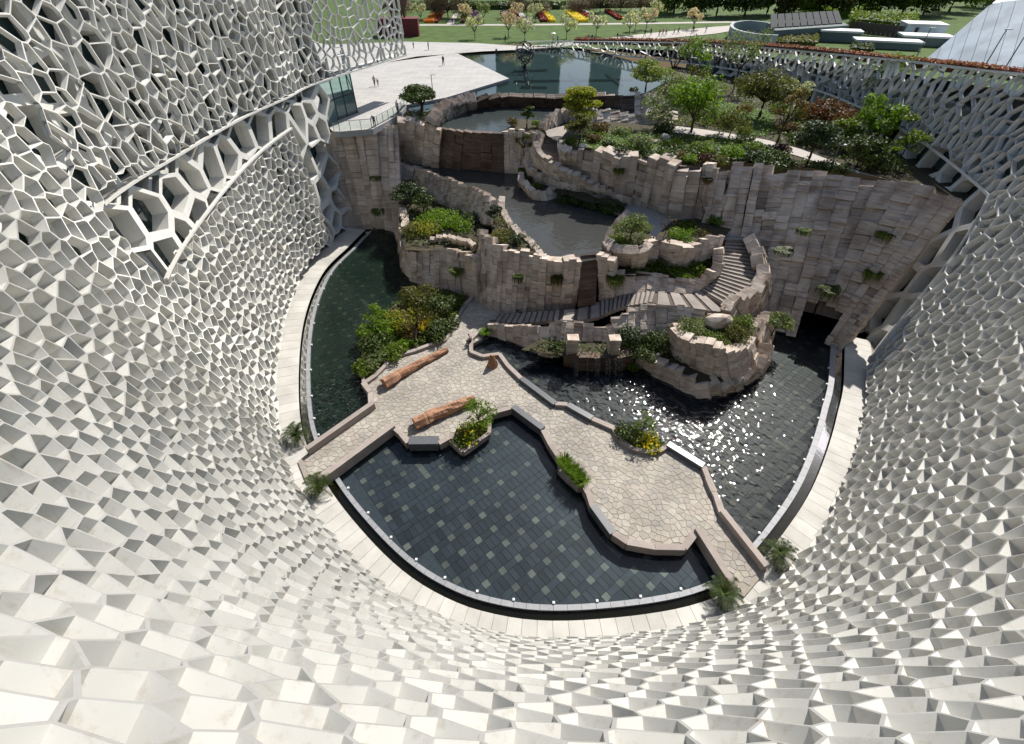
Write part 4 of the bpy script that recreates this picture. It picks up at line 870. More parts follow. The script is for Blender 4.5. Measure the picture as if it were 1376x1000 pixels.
# ================================================================ leaves, trees, plants
def leaf_mesh(name, lobes, n, size, m, shell=.5, flat=0.0, asp=.55, up=.3, gap=0.0):
    'n small leaf faces spread through the outer part of a set of ellipsoid lobes'
    rng = np.random.RandomState(random.randrange(1 << 30)); L = np.array([[*c, *r] for c, r in lobes], float)
    w = (L[:, 3] * L[:, 4] * L[:, 5]) ** .67; idx = rng.choice(len(L), n, p=w / w.sum())
    d = rng.normal(size=(n, 3)); d /= np.linalg.norm(d, axis=1)[:, None]
    r = shell + (1 - shell) * rng.rand(n) ** .6; r += rng.normal(size=n) * .05
    P = L[idx, :3] + d * r[:, None] * L[idx, 3:]
    if gap:
        k = np.sin(P[:, 0] * 3.1 / gap) + np.sin(P[:, 1] * 2.7 / gap + 1) + np.sin(P[:, 2] * 3.7 / gap + 2); keep = k > -.9; P = P[keep]; d = d[keep]; n = len(P)
    nr = d * .7 + rng.normal(size=(n, 3)) * .6; nr[:, 2] += up; nr /= np.linalg.norm(nr, axis=1)[:, None]
    size = size * 1.45
    t = np.cross(nr, rng.normal(size=(n, 3))); t /= np.linalg.norm(t, axis=1)[:, None]; b = np.cross(nr, t)
    s = size * (.6 + .8 * rng.rand(n))[:, None]; a = t * s * .5; c = b * s * asp * .5
    vv = np.stack([P - a, P + c - nr * s * .06, P + a, P - c - nr * s * .06], 1).reshape(-1, 3)
    me = bpy.data.meshes.new(name); me.vertices.add(4 * n); me.vertices.foreach_set('co', vv.ravel())
    me.loops.add(4 * n); me.loops.foreach_set('vertex_index', np.arange(4 * n)); me.polygons.add(n); me.polygons.foreach_set('loop_start', np.arange(0, 4 * n, 4))
    me.update(calc_edges=True); me.materials.append(m); return me
G = {'dark': ((.045, .07, .013), (.08, .115, .024)), 'pine': ((.035, .058, .02), (.06, .09, .032)), 'mid': ((.10, .15, .018), (.16, .215, .03)), 'bright': ((.13, .23, .02), (.20, .30, .03)),
     'olive': ((.10, .105, .03), (.15, .145, .04)), 'yellow': ((.26, .28, .03), (.36, .34, .05)), 'lemon': ((.20, .25, .07), (.30, .33, .12)), 'red': ((.16, .035, .018), (.10, .075, .03)), 'white': ((.62, .58, .52), (.48, .46, .36)),
     'pink': ((.60, .40, .38), (.70, .58, .55)), 'rust': ((.16, .085, .035), (.10, .085, .03)), 'hedge': ((.34, .09, .07), (.22, .10, .06)), 'purple': ((.10, .035, .045), (.07, .045, .03)), 'sage': ((.15, .19, .08), (.24, .27, .14)),
     'brown': ((.30, .22, .165), (.22, .16, .12)), 'orange': ((.75, .22, .02), (.85, .33, .04)), 'violet': ((.13, .05, .20), (.09, .04, .12)), 'gold': ((.85, .62, .02), (.9, .7, .05)), 'crimson': ((.30, .03, .035), (.22, .03, .03)), 'lilac': ((.45, .42, .62), (.38, .36, .55))}
LM = {k: leaf_mat(k + '_leaves', *v, trans=.2 if k in ('dark', 'pine', 'brown') else .45) for k, v in G.items()}
def tree(label, px, z, h, r, kind='round', leaf='mid', n=1800, size=.26, group=None, trunk=.12, lean=(0, 0), cat='tree', name='tree', bare=.35, lobn=None, gap=.9):
    if group == 'garden trees on the terrace': r *= 1.12; h *= 1.15; n = int(n * 1.25)
    r *= 1.12
    base = W(*px, z) if not isinstance(px, Vector) else px
    root = empty(name, base, label, cat, group, R(0, 6.28)); mb = MB(); lobes = []
    tops = V(lean[0], lean[1], h * bare)
    k = lobn or {'round': 7, 'sparse': 8, 'layered': 6, 'pine': 5, 'cone': 4, 'vase': 7, 'dome': 9}.get(kind, 7)
    for i in range(k):
        a = i * 2.4 + R(-.4, .4)
        if kind == 'round': rr = r * R(.35, .62) * (i > 0); zz = h * R(.38, .8) if i else h * .78; sz = (r * R(.42, .6),) * 2 + (r * R(.34, .48),)
        elif kind == 'sparse': rr = r * R(.3, .75); zz = h * R(.35, .95); sz = (r * R(.28, .44),) * 2 + (r * R(.2, .32),)
        elif kind == 'layered': rr = r * R(.25, .7) * (1 - .55 * i / k); zz = h * (.5 + .45 * i / k); sz = (r * R(.42, .62) * (1 - .3 * i / k),) * 2 + (r * R(.10, .15),)
        elif kind == 'pine': rr = r * R(.35, .6) * (i > 0); zz = h * R(.62, .86) if i else h * .93; sz = (r * R(.38, .52),) * 2 + (r * R(.13, .18),)
        elif kind == 'cone': rr = 0; zz = h * (.35 + .6 * i / k); sz = (r * (1 - .75 * i / k),) * 2 + (h * .16,)
        elif kind == 'bushy': rr = r * R(.15, .7); zz = h * R(.16, .85); sz = (r * R(.34, .5),) * 2 + (h * R(.16, .24),)
        elif kind == 'vase': rr = r * R(.4, .7); zz = h * R(.6, .9); sz = (r * R(.3, .42),) * 2 + (r * R(.3, .42),)
        else: rr = r * R(.25, .68) * (i > 1); zz = h * (.68 - .32 * (rr / r) ** 2) + R(-.08, .05) * h; sz = (r * R(.36, .5),) * 2 + (r * R(.28, .4),)
        c = V(lean[0] + math.cos(a) * rr, lean[1] + math.sin(a) * rr, zz); lobes.append((c, sz))
        m1 = tops.lerp(c, .5) + V(R(-.1, .1), R(-.1, .1), -.04 * h)
        mb.tube([tops * .96, m1, c], [trunk * .6, trunk * .4, trunk * .15], 5)
        for q_ in range(3 if kind in ('sparse', 'vase') else 1):
            e = c + V(R(-1, 1) * sz[0], R(-1, 1) * sz[1], R(.2, 1) * sz[2]); mb.tube([m1.lerp(c, .5), e], [trunk * .22, trunk * .06], 4)
    mb.tube([(0, 0, -.3), tops * .3 + V(R(-.08, .08), R(-.08, .08), 0), tops * .7, tops * 1.02], [trunk * 1.25, trunk, trunk * .85, trunk * .7], 7)
    mb.build('trunk', M['bark'], root, smooth=True, local=True)
    n = int(n * 1.5)
    if n: link('crown', leaf_mesh('crown', lobes, n, size, LM[leaf], shell=.35, asp=.14 if leaf == 'brown' else .55, gap=gap if kind not in ('layered', 'pine') else 0), root, local=True)
    return root
def shrub(label, px, z, r, h, leaf='mid', n=500, size=.16, name='shrub', cat='shrub', group=None, lobn=5, shell=.5, flower=None, fn=40):
    base = W(*px, z) if not isinstance(px, Vector) else px; r *= 1.2; n = int(n * 1.5)
    root = empty(name, base, label, cat, group)
    lobes = [(V(math.cos(i * 2.4) * r * (.5 if i else 0), math.sin(i * 2.4) * r * (.5 if i else 0), h * R(.35, .6)), (r * R(.42, .62), r * R(.42, .62), h * R(.38, .55))) for i in range(lobn)]
    link('foliage', leaf_mesh('foliage', lobes, n, size, LM[leaf], shell=shell), root, local=True)
    mb = MB()
    for c, s in lobes[:3]: mb.tube([(c.x * .2, c.y * .2, -.15), tuple(c)], [.035, .012], 4)
    mb.build('stem', M['bark'], root, local=True)
    if flower:
        top = [(c + V(0, 0, s[2] * .35), (s[0], s[1], s[2] * .8)) for c, s in lobes]; link('flowers', leaf_mesh('flowers', top, fn, size * 1.1, LM[flower], shell=.85, asp=.9), root, local=True)
    return root
def cover(name, px, z, h, leaf, n, size=.14):
    'ground cover nobody could count: leaves scattered over a bed'
    P = [(lambda p: (p.x, p.y))(W(x, y, z)) for x, y in px]; xs, ys = [p[0] for p in P], [p[1] for p in P]; mb = MB(); k = 0
    while k < n:
        x, y = R(min(xs), max(xs)), R(min(ys), max(ys))
        if not inside((x, y), P): n -= .3; continue
        if noise.noise(V(x * .5, y * .5, 3)) < -.25: k += 1; continue
        c = V(x, y, z + R(.02, h) * (1 + .8 * noise.noise(V(x * .8, y * .8, 0)))); a = V(R(-1, 1), R(-1, 1), R(-.3, .6)).normalized() * size; b = a.cross(V(R(-1, 1), R(-1, 1), 1)).normalized() * size * .6; mb.add([c - a, c + b, c + a, c - b], [(0, 1, 2, 3)]); k += 1
    return tag(mb.build(name, LM[leaf]), kind='stuff')
def tuft(label, px, z, r, h, leaf='mid', n=160, name='grass_tuft', cat='plant', group=None, hang=False, wid=.03, pt=None):
    base = pt if pt is not None else W(*px, z); root = empty(name, base, label, cat, group); mb = MB()
    for i in range(n):
        a = R(0, 6.28); q_ = math.sqrt(R(0, 1)) * r * .55; p = V(math.cos(a) * q_, math.sin(a) * q_, 0); a += R(-.6, .6); hh = h * R(.6, 1.15)
        if hang: e1 = p + V(math.cos(a) * r * .35, -abs(math.sin(a)) * r * .5, hh * .12); e2 = e1 + V(R(-.1, .1), -.12 * R(0, 1), -hh)
        else: e1 = p + V(math.cos(a) * r * .15, math.sin(a) * r * .15, hh * .6); e2 = p + V(math.cos(a) * r * .6, math.sin(a) * r * .6, hh)
        s = V(-math.sin(a), math.cos(a), 0) * wid; mb.add([p - s, p + s, e1 + s * .8, e1 - s * .8, e2], [(0, 1, 2, 3), (3, 2, 4)])
    mb.build('blades', LM[leaf], root, local=True); return root
# ---------------------------------------------------------------- terrace garden trees and shrubs
GT_ = 'garden trees on the terrace'
pine = tree('flat topped dark pine on the pier beside the plaza', (566, 152), 11.9, 2.6, 2.4, 'pine', 'dark', 2600, .2, GT_, .22, (.3, 0), lobn=8)
shrub('dry grassy planting round the foot of the flat topped pine', (567, 156), 11.9, 1.9, .6, 'olive', 500, .15)
tree('small dark conical pine beside the upper basin', (708, 170), 10.9, 2.2, 1.0, 'layered', 'dark', 900, .15, GT_, .09)
shrub('reddish brown low bush left of the small conical pine', (690, 168), 10.9, .8, .9, 'rust', 300, .14)
shrub('low green bush right of the small conical pine', (722, 170), 10.9, .7, .7, 'mid', 260, .14)
tree('bright yellow green maple above the winding stairs', (776, 178), 10.8, 4.6, 2.5, 'layered', 'yellow', 2600, .2, GT_, .13, lobn=9)
tree('orange green small maple just below the bright yellow one', (778, 192), 11.2, 2.8, 1.6, 'layered', 'olive', 1100, .18, GT_, .09)
tree('spreading pale lemon tree beside the plaza pond', (866, 127), 11.8, 4.0, 3.0, 'layered', 'lemon', 1700, .22, GT_, .14, lobn=7)
tree('full leafy light green tree in the middle of the terrace', (928, 178), 11.15, 5.2, 2.9, 'round', 'bright', 2600, .22, GT_, .17, bare=.25)
tree('thin grey green tree left of the light green terrace tree', (884, 172), 11.15, 4.2, 2.3, 'sparse', 'sage', 700, .2, GT_, .1)
tree('olive round headed tree in front of the right facade', (1020, 158), 11.15, 5.6, 3.6, 'dome', 'olive', 4200, .2, GT_, .2, bare=.3)
tree('white blossom tree right of the olive round headed tree', (1056, 165), 11.15, 4.4, 2.0, 'sparse', 'white', 900, .2, GT_, .1)
tree('dark red leaved tree below the right facade', (1098, 186), 11.15, 3.8, 2.9, 'dome', 'red', 3000, .2, GT_, .16, bare=.3)
tree('dark layered conifer at the cliff edge before the path', (1085, 218), 11.4, 3.6, 2.5, 'layered', 'pine', 2400, .18, GT_, .13, lobn=8)
tree('bright green loose tree beside the structural legs of the facade', (1165, 196), 11.15, 4.0, 2.3, 'sparse', 'bright', 1500, .22, GT_, .12)
tree('thin young green tree at the corner beside the right facade frame', (1205, 222), 11.3, 4.2, 1.6, 'sparse', 'mid', 700, .2, GT_, .08)
tree('small yellow leaved tree on the terrace path', (980, 184), 11.2, 2.6, 1.7, 'round', 'olive', 1100, .17, GT_, .08, bare=.4)
tree('small yellowish tree left of the small path tree', (966, 181), 11.2, 2.3, 1.2, 'round', 'lemon', 500, .17, GT_, .06, bare=.4)
tree('tall bare brown tree behind the light green terrace tree', (900, 118), 11.5, 6.2, 3.0, 'vase', 'brown', 500, .2, GT_, .13)
tree('thin leafed tall tree in front of the white lattice by the pond', (925, 118), 11.4, 6.0, 2.6, 'sparse', 'bright', 800, .22, GT_, .11)
tree('tall grey twiggy tree behind the olive round headed tree', (985, 122), 11.3, 7.2, 3.0, 'vase', 'sage', 900, .2, GT_, .14)
tree('tall bare twiggy tree before the far end of the lattice', (955, 112), 11.3, 6.6, 2.4, 'vase', 'brown', 350, .2, GT_, .11)
tree('slender tree with thin foliage before the right lattice wing', (1165, 165), 11.2, 6.2, 2.6, 'sparse', 'mid', 700, .2, GT_, .1)
tree('bare trunked dark tree left of the red leaved tree', (1045, 190), 11.2, 4.6, 1.6, 'sparse', 'rust', 450, .18, GT_, .13)
tree('dense dark evergreen tree at the foot of the facade frame', (1150, 224), 11.2, 2.4, 1.9, 'round', 'dark', 1600, .2, GT_, .14, bare=.2)
tree('dark evergreen mass right of the red leaved tree', (1128, 200), 11.2, 2.6, 1.7, 'round', 'mid', 1200, .2, GT_, .12, bare=.2)
tree('grey olive low tree between pond and light green terrace tree', (905, 140), 11.4, 3.0, 2.3, 'round', 'sage', 1300, .2, GT_, .1)
tree('brown leaved small tree behind the lemon tree', (935, 130), 11.4, 3.2, 2.0, 'sparse', 'olive', 700, .2, GT_, .1)
SG = 'shrubs of the terrace garden'
for lab, x, y, r, h, lf, n in (
    ('round grey green clipped bush at the cliff edge under the stairs wall', 862, 200, 1.4, 1.5, 'sage', 1100), ('dark bush just left of the clipped grey bush', 836, 207, 1.0, .9, 'dark', 500), ('leafy green bush at the top of the winding stairs', 766, 197, .9, .9, 'mid', 450),
    ('reddish low bush on the terrace edge below the stepped wall', 800, 190, 1.0, .8, 'rust', 450), ('dark low bush in the lawn between maple and clipped bush', 818, 197, .8, .7, 'dark', 400), ('flowering pale bush under the stepped wall', 836, 180, 1.1, .7, 'sage', 450),
    ('brown dwarf bush at the foot of the stepped wall', 808, 176, 1.2, .9, 'rust', 600), ('dark spreading juniper near the grey boulder', 893, 178, 1.4, 1.2, 'dark', 900), ('round dark green ball bush at the cliff edge', 897, 217, 1.0, 1.0, 'dark', 600), ('bright green ball bush at the cliff edge', 928, 218, .7, .75, 'bright', 400),
    ('rusty low bush between the two ball bushes', 912, 214, .9, .7, 'rust', 400), ('purple brown low bush on the cliff edge', 950, 217, 1.1, .7, 'purple', 500), ('yellow green low bush right of the purple one', 968, 220, 1.0, .8, 'olive', 500), ('bright leafy bush in the middle of the cliff edge bed', 985, 212, 1.3, 1.2, 'bright', 800),
    ('dark spreading juniper on the cliff edge under the conifer', 1040, 222, 2.0, 1.0, 'dark', 1300), ('dark juniper left of the cliff edge conifer', 1015, 216, 1.4, 1.0, 'pine', 900), ('mid green bush behind the dark juniper', 1010, 205, 1.3, 1.1, 'mid', 700), ('purple leaved bush behind the conifer', 1050, 204, 1.0, .8, 'purple', 500),
    ('dark low juniper right of the conifer at the cliff edge', 1108, 228, 1.3, .8, 'dark', 800), ('loose green bush along the terrace path', 945, 205, 1.4, .9, 'mid', 700), ('light green bush on the terrace lawn edge', 905, 198, 1.1, .8, 'mid', 500), ('dark green bush behind the small yellow trees', 1000, 195, 1.2, 1.0, 'dark', 700),
    ('leafy bush at the foot of the red leaved tree', 1075, 190, 1.3, 1.2, 'mid', 700), ('reddish bush right of the olive tree', 1060, 178, 1.2, 1.2, 'rust', 600), ('tall green bush below the white blossom tree', 1075, 160, 1.6, 1.6, 'mid', 900), ('dark bush at the pond corner below the lemon tree', 852, 126, .8, 1.0, 'dark', 400),
    ('green bush behind the rough rock face', 918, 150, 1.4, 1.2, 'mid', 700), ('yellow green bush below the lattice near the pond', 950, 135, 1.5, 1.1, 'olive', 700), ('broad dark bush at the foot of the right facade frame', 1180, 226, 1.8, 1.6, 'dark', 1100), ('dark red bush behind the bright loose tree', 1200, 190, 1.3, 1.4, 'red', 600),
    ('low green bush right of the lawn under the lattice', 1050, 150, 1.6, 1.3, 'mid', 800), ('reddish bush along the lawn curve', 1000, 150, 1.2, .9, 'rust', 500), ('green bush beside the small path tree', 1000, 180, .9, .8, 'mid', 400), ('dark bush at the cliff edge near the lamp post', 1130, 232, 1.0, .8, 'dark', 500)):
    shrub(lab, (x, y), 11.2, r, h, lf, n, .16, group=SG)
def rock(label, px, z, s, m='stone', name='boulder'):
    p = W(*px, z); bm = bmesh.new(); bmesh.ops.create_icosphere(bm, subdivisions=2, radius=1)
    for v in bm.verts: v.co = Vector((v.co.x * s[0], v.co.y * s[1], v.co.z * s[2])) * (1 + .35 * noise.noise(v.co * 1.3 + p))
    me = bpy.data.meshes.new(name); bm.to_mesh(me); bm.free(); me.materials.append(M[m]); o = link(name, me); o.location = p; return tag(o, label, 'boulder')
rock('smooth grey boulder on the terrace beside the juniper', (893, 186), 11.3, (.7, .5, .5)); rock('flat grey boulder left of the smooth one', (880, 191), 11.2, (.9, .5, .3))
# lower planters
shrub('bright moss green bushes filling the green bowl', (592, 300), 3.5, 2.4, 1.2, 'bright', 2200, .16, lobn=8, group='bowl bushes')
shrub('yellow green bush at the near end of the green bowl', (572, 312), 3.5, 1.7, 1.1, 'yellow', 900, .15, lobn=6, group='bowl bushes')
shrub('fresh green bush at the right end of the green bowl', (622, 305), 3.6, 1.7, 1.0, 'bright', 1100, .15, group='bowl bushes')
shrub('olive bush at the left corner of the green bowl', (556, 316), 3.5, 1.2, 1.1, 'olive', 600, .15, group='bowl bushes')
tree('dark leaning pine in the shade at the back of the green bowl', (552, 270), 4.0, 2.6, 2.3, 'layered', 'pine', 1700, .17, None, .12, (-.8, 0))
tree('gnarled small pine at the left back wall of the bowl', (570, 285), 3.7, 2.2, 1.7, 'layered', 'dark', 1100, .16, None, .1)
shrub('dark bush at the right back of the green bowl', (632, 298), 3.7, 1.2, 1.0, 'dark', 600, .15)
tuft('plants hanging from the pier side left of the bowl', (508, 282), 3.4, 1.0, .9, 'dark', 120, hang=True, wid=.05); tuft('dark plants growing out of the pier face', (505, 238), 6.6, .9, .5, 'dark', 120, hang=True, wid=.05)
tree('small dark cloud pruned pine at the end of the serpentine wall', (664, 300), 6.2, 1.9, 1.0, 'pine', 'pine', 800, .13, None, .08)
shrub('yellow flowering bush behind the front wall of the middle basin', (676, 320), 6.2, 1.1, .7, 'olive', 600, .13); shrub('dark dwarf pine in the basin wall planter', (696, 326), 6.2, .8, .8, 'pine', 450, .13)
for i, (x, y) in enumerate(((758, 272), (776, 275), (795, 280), (814, 285), (828, 288))): shrub('dark clipped water side plants below the stepped parapet, clump %s' % ('by the planter tier', 'second in the row', 'in the middle of the row', 'fourth in the row', 'next to the white blossom tree')[i], (x, y), 5.7, .95, .95, 'dark', 600, .16, name='water_plant', cat='plant', group='dark plants along the middle basin')
tree('white flowering tree with flat plates of blossom at the middle basin', (846, 325), 6.5, 2.8, 1.9, 'layered', 'sage', 900, .16, None, .08, lobn=6)
shrub('dark low bush under the white flowering tree', (836, 330), 6.5, 1.2, .7, 'mid', 600, .14)
shrub('bright green ground cover in the planter by the cliff', (918, 318), 6.6, 1.4, .6, 'bright', 900, .13); shrub('bright green bush at the cliff foot', (962, 299), 6.6, 1.1, .9, 'bright', 700, .15); shrub('mid green bush at the back of the cliff foot planter', (925, 306), 6.6, 1.0, .7, 'mid', 500, .14)
shrub('reddish twiggy low bush in the cliff foot planter', (944, 315), 6.6, .9, .5, 'rust', 300, .12)
tree('bare reddish sapling on the path below the cliff', (893, 316), 6.5, 2.2, 1.1, 'vase', 'rust', 60, .12, None, .05); tree('bare sapling against the high cliff', (942, 300), 6.5, 3.2, 1.2, 'vase', 'brown', 60, .12, None, .05)
shrub('dark shrubs in the lower planter under the bright bushes', (885, 358), 4.3, 1.3, 1.0, 'dark', 700, .14); shrub('green bush on the right of the lower planter', (935, 362), 4.3, 1.2, 1.0, 'mid', 700, .14); shrub('low green plants along the lower planter wall', (915, 368), 4.3, 1.1, .5, 'bright', 500, .12)
shrub('dark green tall shrub in front of the long stairs wall', (844, 462), 1.4, 1.1, 1.8, 'pine', 900, .14, lobn=7); shrub('dark shrub left of the rock tower', (884, 466), 1.5, 1.2, 1.4, 'dark', 800, .14); shrub('dark low shrubs behind the lower ledge', (868, 476), 1.5, 1.3, .7, 'dark', 600, .14); shrub('dark shrub left of the waterfall pillar', (748, 474), .8, .8, 1.0, 'dark', 450, .14)
shrub('spiky grey green bush on the rock tower planter', (931, 446), 3.8, 1.3, 1.0, 'sage', 900, .13); shrub('olive bush on the right side of the rock tower', (990, 452), 3.8, 1.2, .9, 'olive', 800, .13); shrub('green low bush in the middle of the rock tower planter', (962, 456), 3.8, 1.1, .6, 'mid', 600, .13); shrub('dark bush behind the rock tower boulder', (1000, 438), 3.8, .9, .9, 'mid', 500, .13)
rock('big angular pale boulder on the rock tower', (966, 433), 4.4, (1.3, .7, .8))
tree('grey green shrub tree on the back flank of the rock tower', (1038, 448), 1.4, 2.0, 1.3, 'sparse', 'sage', 800, .15, None, .07)
for lab, x, y, z, r, h, lf in (('plants hanging in the cliff pocket highest on the right', 1190, 312, 9.0, .8, .7, 'mid'), ('plants hanging in the second cliff pocket on the right', 1174, 364, 6.2, .8, .8, 'mid'), ('plants spilling from the lowest cliff pocket above the cave', 1112, 386, 4.4, 1.0, .9, 'dark'), ('small plants in the cliff pocket left of centre', 1080, 308, 8.2, .6, .5, 'mid'),
    ('plants in the cliff pocket right beside the wide stairs', 1051, 334, 6.6, .9, .4, 'dark'), ('small fern tuft on the cliff under the ball bushes', 950, 240, 10.6, .5, .4, 'rust'), ('small fern tuft high on the cliff above the path', 886, 236, 9.6, .5, .4, 'mid'), ('leafy plant growing from the cliff face above the stairs', 833, 226, 9.8, .7, .6, 'mid'),
    ('yellow green plants hanging from the front basin wall', 748, 372, 4.4, .6, .8, 'olive'), ('dark plants hanging in a pocket of the front basin wall', 696, 370, 4.6, .5, .7, 'dark'), ('plants hanging from the bowl wall above the shrub bed', 613, 362, 2.4, .7, .6, 'mid'), ('plants growing from the shoulder right of the water slide', 826, 372, 4.4, .9, .9, 'mid')):
    p = W(x, y, z); d = (CAM - p).normalized(); tuft(lab, None, 0, r * 1.3, h * 1.3, lf, 130, 'hanging_plant', group='plants growing out of the rock walls', hang=True, wid=.05, pt=p + d * .6)
tree('small loose conifer beside the upper winding parapet', (704, 206), 8.6, 2.4, 1.1, 'sparse', 'olive', 700, .14, None, .06)
for lab, x, y, z, lf in (('green plants in the winding stairs planter, upper end', 722, 232, 6.9, 'mid'), ('reddish plants in the rounded water tier', 712, 244, 6.7, 'rust'), ('green leafy plants in the rounded water tier', 722, 252, 6.6, 'mid'), ('small plants at the left of the rounded water tier', 703, 232, 6.8, 'mid'), ('plants in the second tier below the parapet', 745, 246, 6.8, 'dark')): shrub(lab, (x, y), z, .65, .6, lf, 300, .12, group='small plants of the tiers')
tuft('bright grass at the foot of the lower stairs', (652, 448), .5, .7, .35, 'bright', 200); tuft('grass at the stream edge right of the waterfall', (850, 496), .3, .6, .3, 'bright', 160)
# island beds
IB = 'shrubs of the big island bed'
for lab, x, y, r, h, lf, n in (('tall yellowish bamboo like bush at the back of the island bed', 565, 415, 1.8, 2.6, 'olive', 1700), ('dark tall bush under the bowl wall in the island bed', 597, 420, 1.6, 2.0, 'dark', 1300), ('bright yellow green bush in the middle of the island bed', 545, 440, 1.7, 1.7, 'yellow', 1200), ('lime green bush on the left pool edge', 522, 449, 1.3, 1.5, 'bright', 900),
    ('dark green bush at the left pool edge', 508, 470, 1.4, 1.6, 'dark', 1000), ('bright round bush at the left corner of the bed', 496, 454, .9, 1.3, 'bright', 650), ('light green ball bush beside the kerb', 545, 467, .8, .8, 'bright', 500), ('grey green bush at the near corner of the bed', 503, 490, 1.2, 1.0, 'sage', 700), ('deep green bush at the near left corner', 492, 497, 1.0, .8, 'mid', 500),
    ('dark bush right of the yellow spiky plant', 590, 452, 1.3, 1.3, 'dark', 900), ('mid green bush along the kerb of the island bed', 530, 478, 1.2, .9, 'mid', 700), ('olive bush at the right end of the island bed', 586, 432, 1.4, 1.4, 'olive', 900), ('dark low bush by the corner of the kerb', 604, 440, 1.1, .9, 'dark', 700), ('reddish twiggy bush in the middle of the island bed', 552, 452, 1.0, 1.2, 'rust', 350)):
    shrub(lab, (x, y), .45, r, h, lf, n, .17, group=IB)
tuft('yellow spiky plant in the island bed', (572, 444), .5, .8, 1.0, 'gold', 140, wid=.04); tree('loose green sapling leaning over the left pool', (512, 440), .5, 2.4, 1.3, 'sparse', 'bright', 500, .16, None, .06, (-.5, 0)); tree('pale leaning trunk with thin reddish twigs in the island bed', (558, 460), .5, 2.6, 1.3, 'vase', 'rust', 150, .14, None, .13, (.7, .9))
tree('young green tree in the stone bed in the front pool', (644, 572), .45, 2.6, 1.5, 'sparse', 'bright', 500, .14, None, .05, lobn=9); shrub('yellow flowering plants in the bed in the front pool', (632, 585), .45, 1.1, .7, 'mid', 600, .12, flower='gold', fn=90); shrub('low green plants at the tip of the bed in the front pool', (622, 595), .4, .7, .5, 'mid', 350, .12); shrub('small green bush at the path corner of the front pool bed', (655, 562), .4, .8, .5, 'bright', 300, .12)
shrub('dark leafy bush in the planter by the glittering pool', (846, 586), .45, 1.1, .9, 'dark', 700, .13); shrub('yellow flowering plants in the planter by the glittering pool', (872, 598), .45, 1.0, .6, 'mid', 500, .12, flower='gold', fn=150); tree('thin sapling in the planter by the glittering pool', (862, 584), .45, 2.2, 1.1, 'sparse', 'mid', 220, .13, None, .04)
for i, (x, y) in enumerate(((758, 625), (766, 634), (774, 642), (780, 650))): tuft(('reedy grass at the back end of the grassy bed', 'reedy grass second from the back in the grassy bed', 'reedy grass third from the back in the grassy bed', 'reedy grass at the front end of the grassy bed')[i], (x, y), .42, .7, .8, 'bright', 170, group='reeds of the grassy bed')
# sago palms at the bridge ends
def frond_mesh():
    mb = MB(); P = [V(0, 0, 0), V(.25, 0, .26), V(.55, 0, .36), V(.85, 0, .25), V(1.02, 0, .05)]
    mb.tube(P, [.022, .018, .014, .01, .004], 4)
    for i in range(26):
        t = .12 + .86 * i / 25; k = t * 4; a = int(min(k, 3.999)); p = P[a].lerp(P[a + 1], k - a); L = .24 * math.sin(math.pi * (.15 + .8 * t)) + .04
        for sg in (-1, 1): mb.add([p - V(.014, 0, 0), p + V(.014, 0, 0), p + V(.06, sg * L, .06)], [(0, 1, 2)])
    return mb.mesh('frond', LM['palm'])
LM['palm'] = leaf_mat('palm_leaves', (.06, .085, .018), (.035, .06, .012), trans=.15)
FR = frond_mesh()
for lab, x, y in (('sago palm on the walkway left of the left hand bridge', 401, 590), ('sago palm on the walkway between left hand bridge and tiled pool', 430, 660), ('sago palm between right hand bridge and the glittering pool', 1042, 750), ('sago palm between right hand bridge and the tiled pool', 969, 803)):
    root = empty('sago_palm', W(x, y, .2), lab, 'palm', 'sago palms at the bridge ends'); mb = MB(); mb.tube([(0, 0, 0), (0, 0, .3), (0, 0, .5)], [.2, .22, .13], 9); mb.build('trunk', M['bark'], root, local=True)
    for k in range(30):
        o = link('frond', FR, root, local=True); o.location = (0, 0, .42 + R(-.05, .08)); o.rotation_euler = (R(-.15, .15), R(-.75, .35), k * 2.399); s = R(.85, 1.2); o.scale = (s, s, s)
# ---------------------------------------------------------------- petrified logs and stump
def log(label, a, b, r0, r1, n, bend=.15):
    A, B = W(*a, .38 + r0 * .8), W(*b, .38 + r1 * .8); d = (B - A); L = d.length; d.normalize(); sd = V(-d.y, d.x, 0)
    root = empty('petrified_log', V(A.x, A.y, .38), label, 'log', 'petrified tree trunks lying on the island')
    cuts = sorted([0] + [R(.1, .95) for _ in range(n - 1)] + [1]); cuts = [0] + [(k + R(-.25, .25)) / n for k in range(1, n)] + [1]
    sh = [(random.random() * 9, 1 + R(-.03, .03)) for _ in range(n)]
    for k in range(n):
        t0, t1 = cuts[k] + .0015, cuts[k + 1] - .0015; mb = MB(); m = 12; rings = []
        for q_ in range(5):
            t = t0 + (t1 - t0) * q_ / 4; rr = (r0 + (r1 - r0) * t ** .7) * sh[k][1] * (.97 if q_ in (0, 4) else 1); c = A + (B - A) * t + sd * math.sin(t * 3.1) * bend * r0 * 2; c.z = .37 + rr * .86
            rings.append([c + (sd * math.cos(w * 6.2832 / m) + V(0, 0, 1) * math.sin(w * 6.2832 / m)) * rr * (1 + .4 * noise.noise(V(t * L * 1.1, math.cos(w * 6.2832 / m) * 1.5, math.sin(w * 6.2832 / m) * 1.5)) + (.12 if (w % 3 == 0) else 0) * (1 - t)) for w in range(m)])
        mb.add([p for r_ in rings for p in r_], [(i * m + j, i * m + (j + 1) % m, (i + 1) * m + (j + 1) % m, (i + 1) * m + j) for i in range(4) for j in range(m)] + [tuple(reversed(range(m))), tuple(range(4 * m, 5 * m))])
        mb.build('segment', M['log'], root)
log('long tapering orange brown petrified log in front of the shrub bed', (516, 516), (601, 470), .50, .25, 8)
log('thicker reddish petrified log near the front pool', (557, 570), (637, 537), .50, .40, 4, .08)
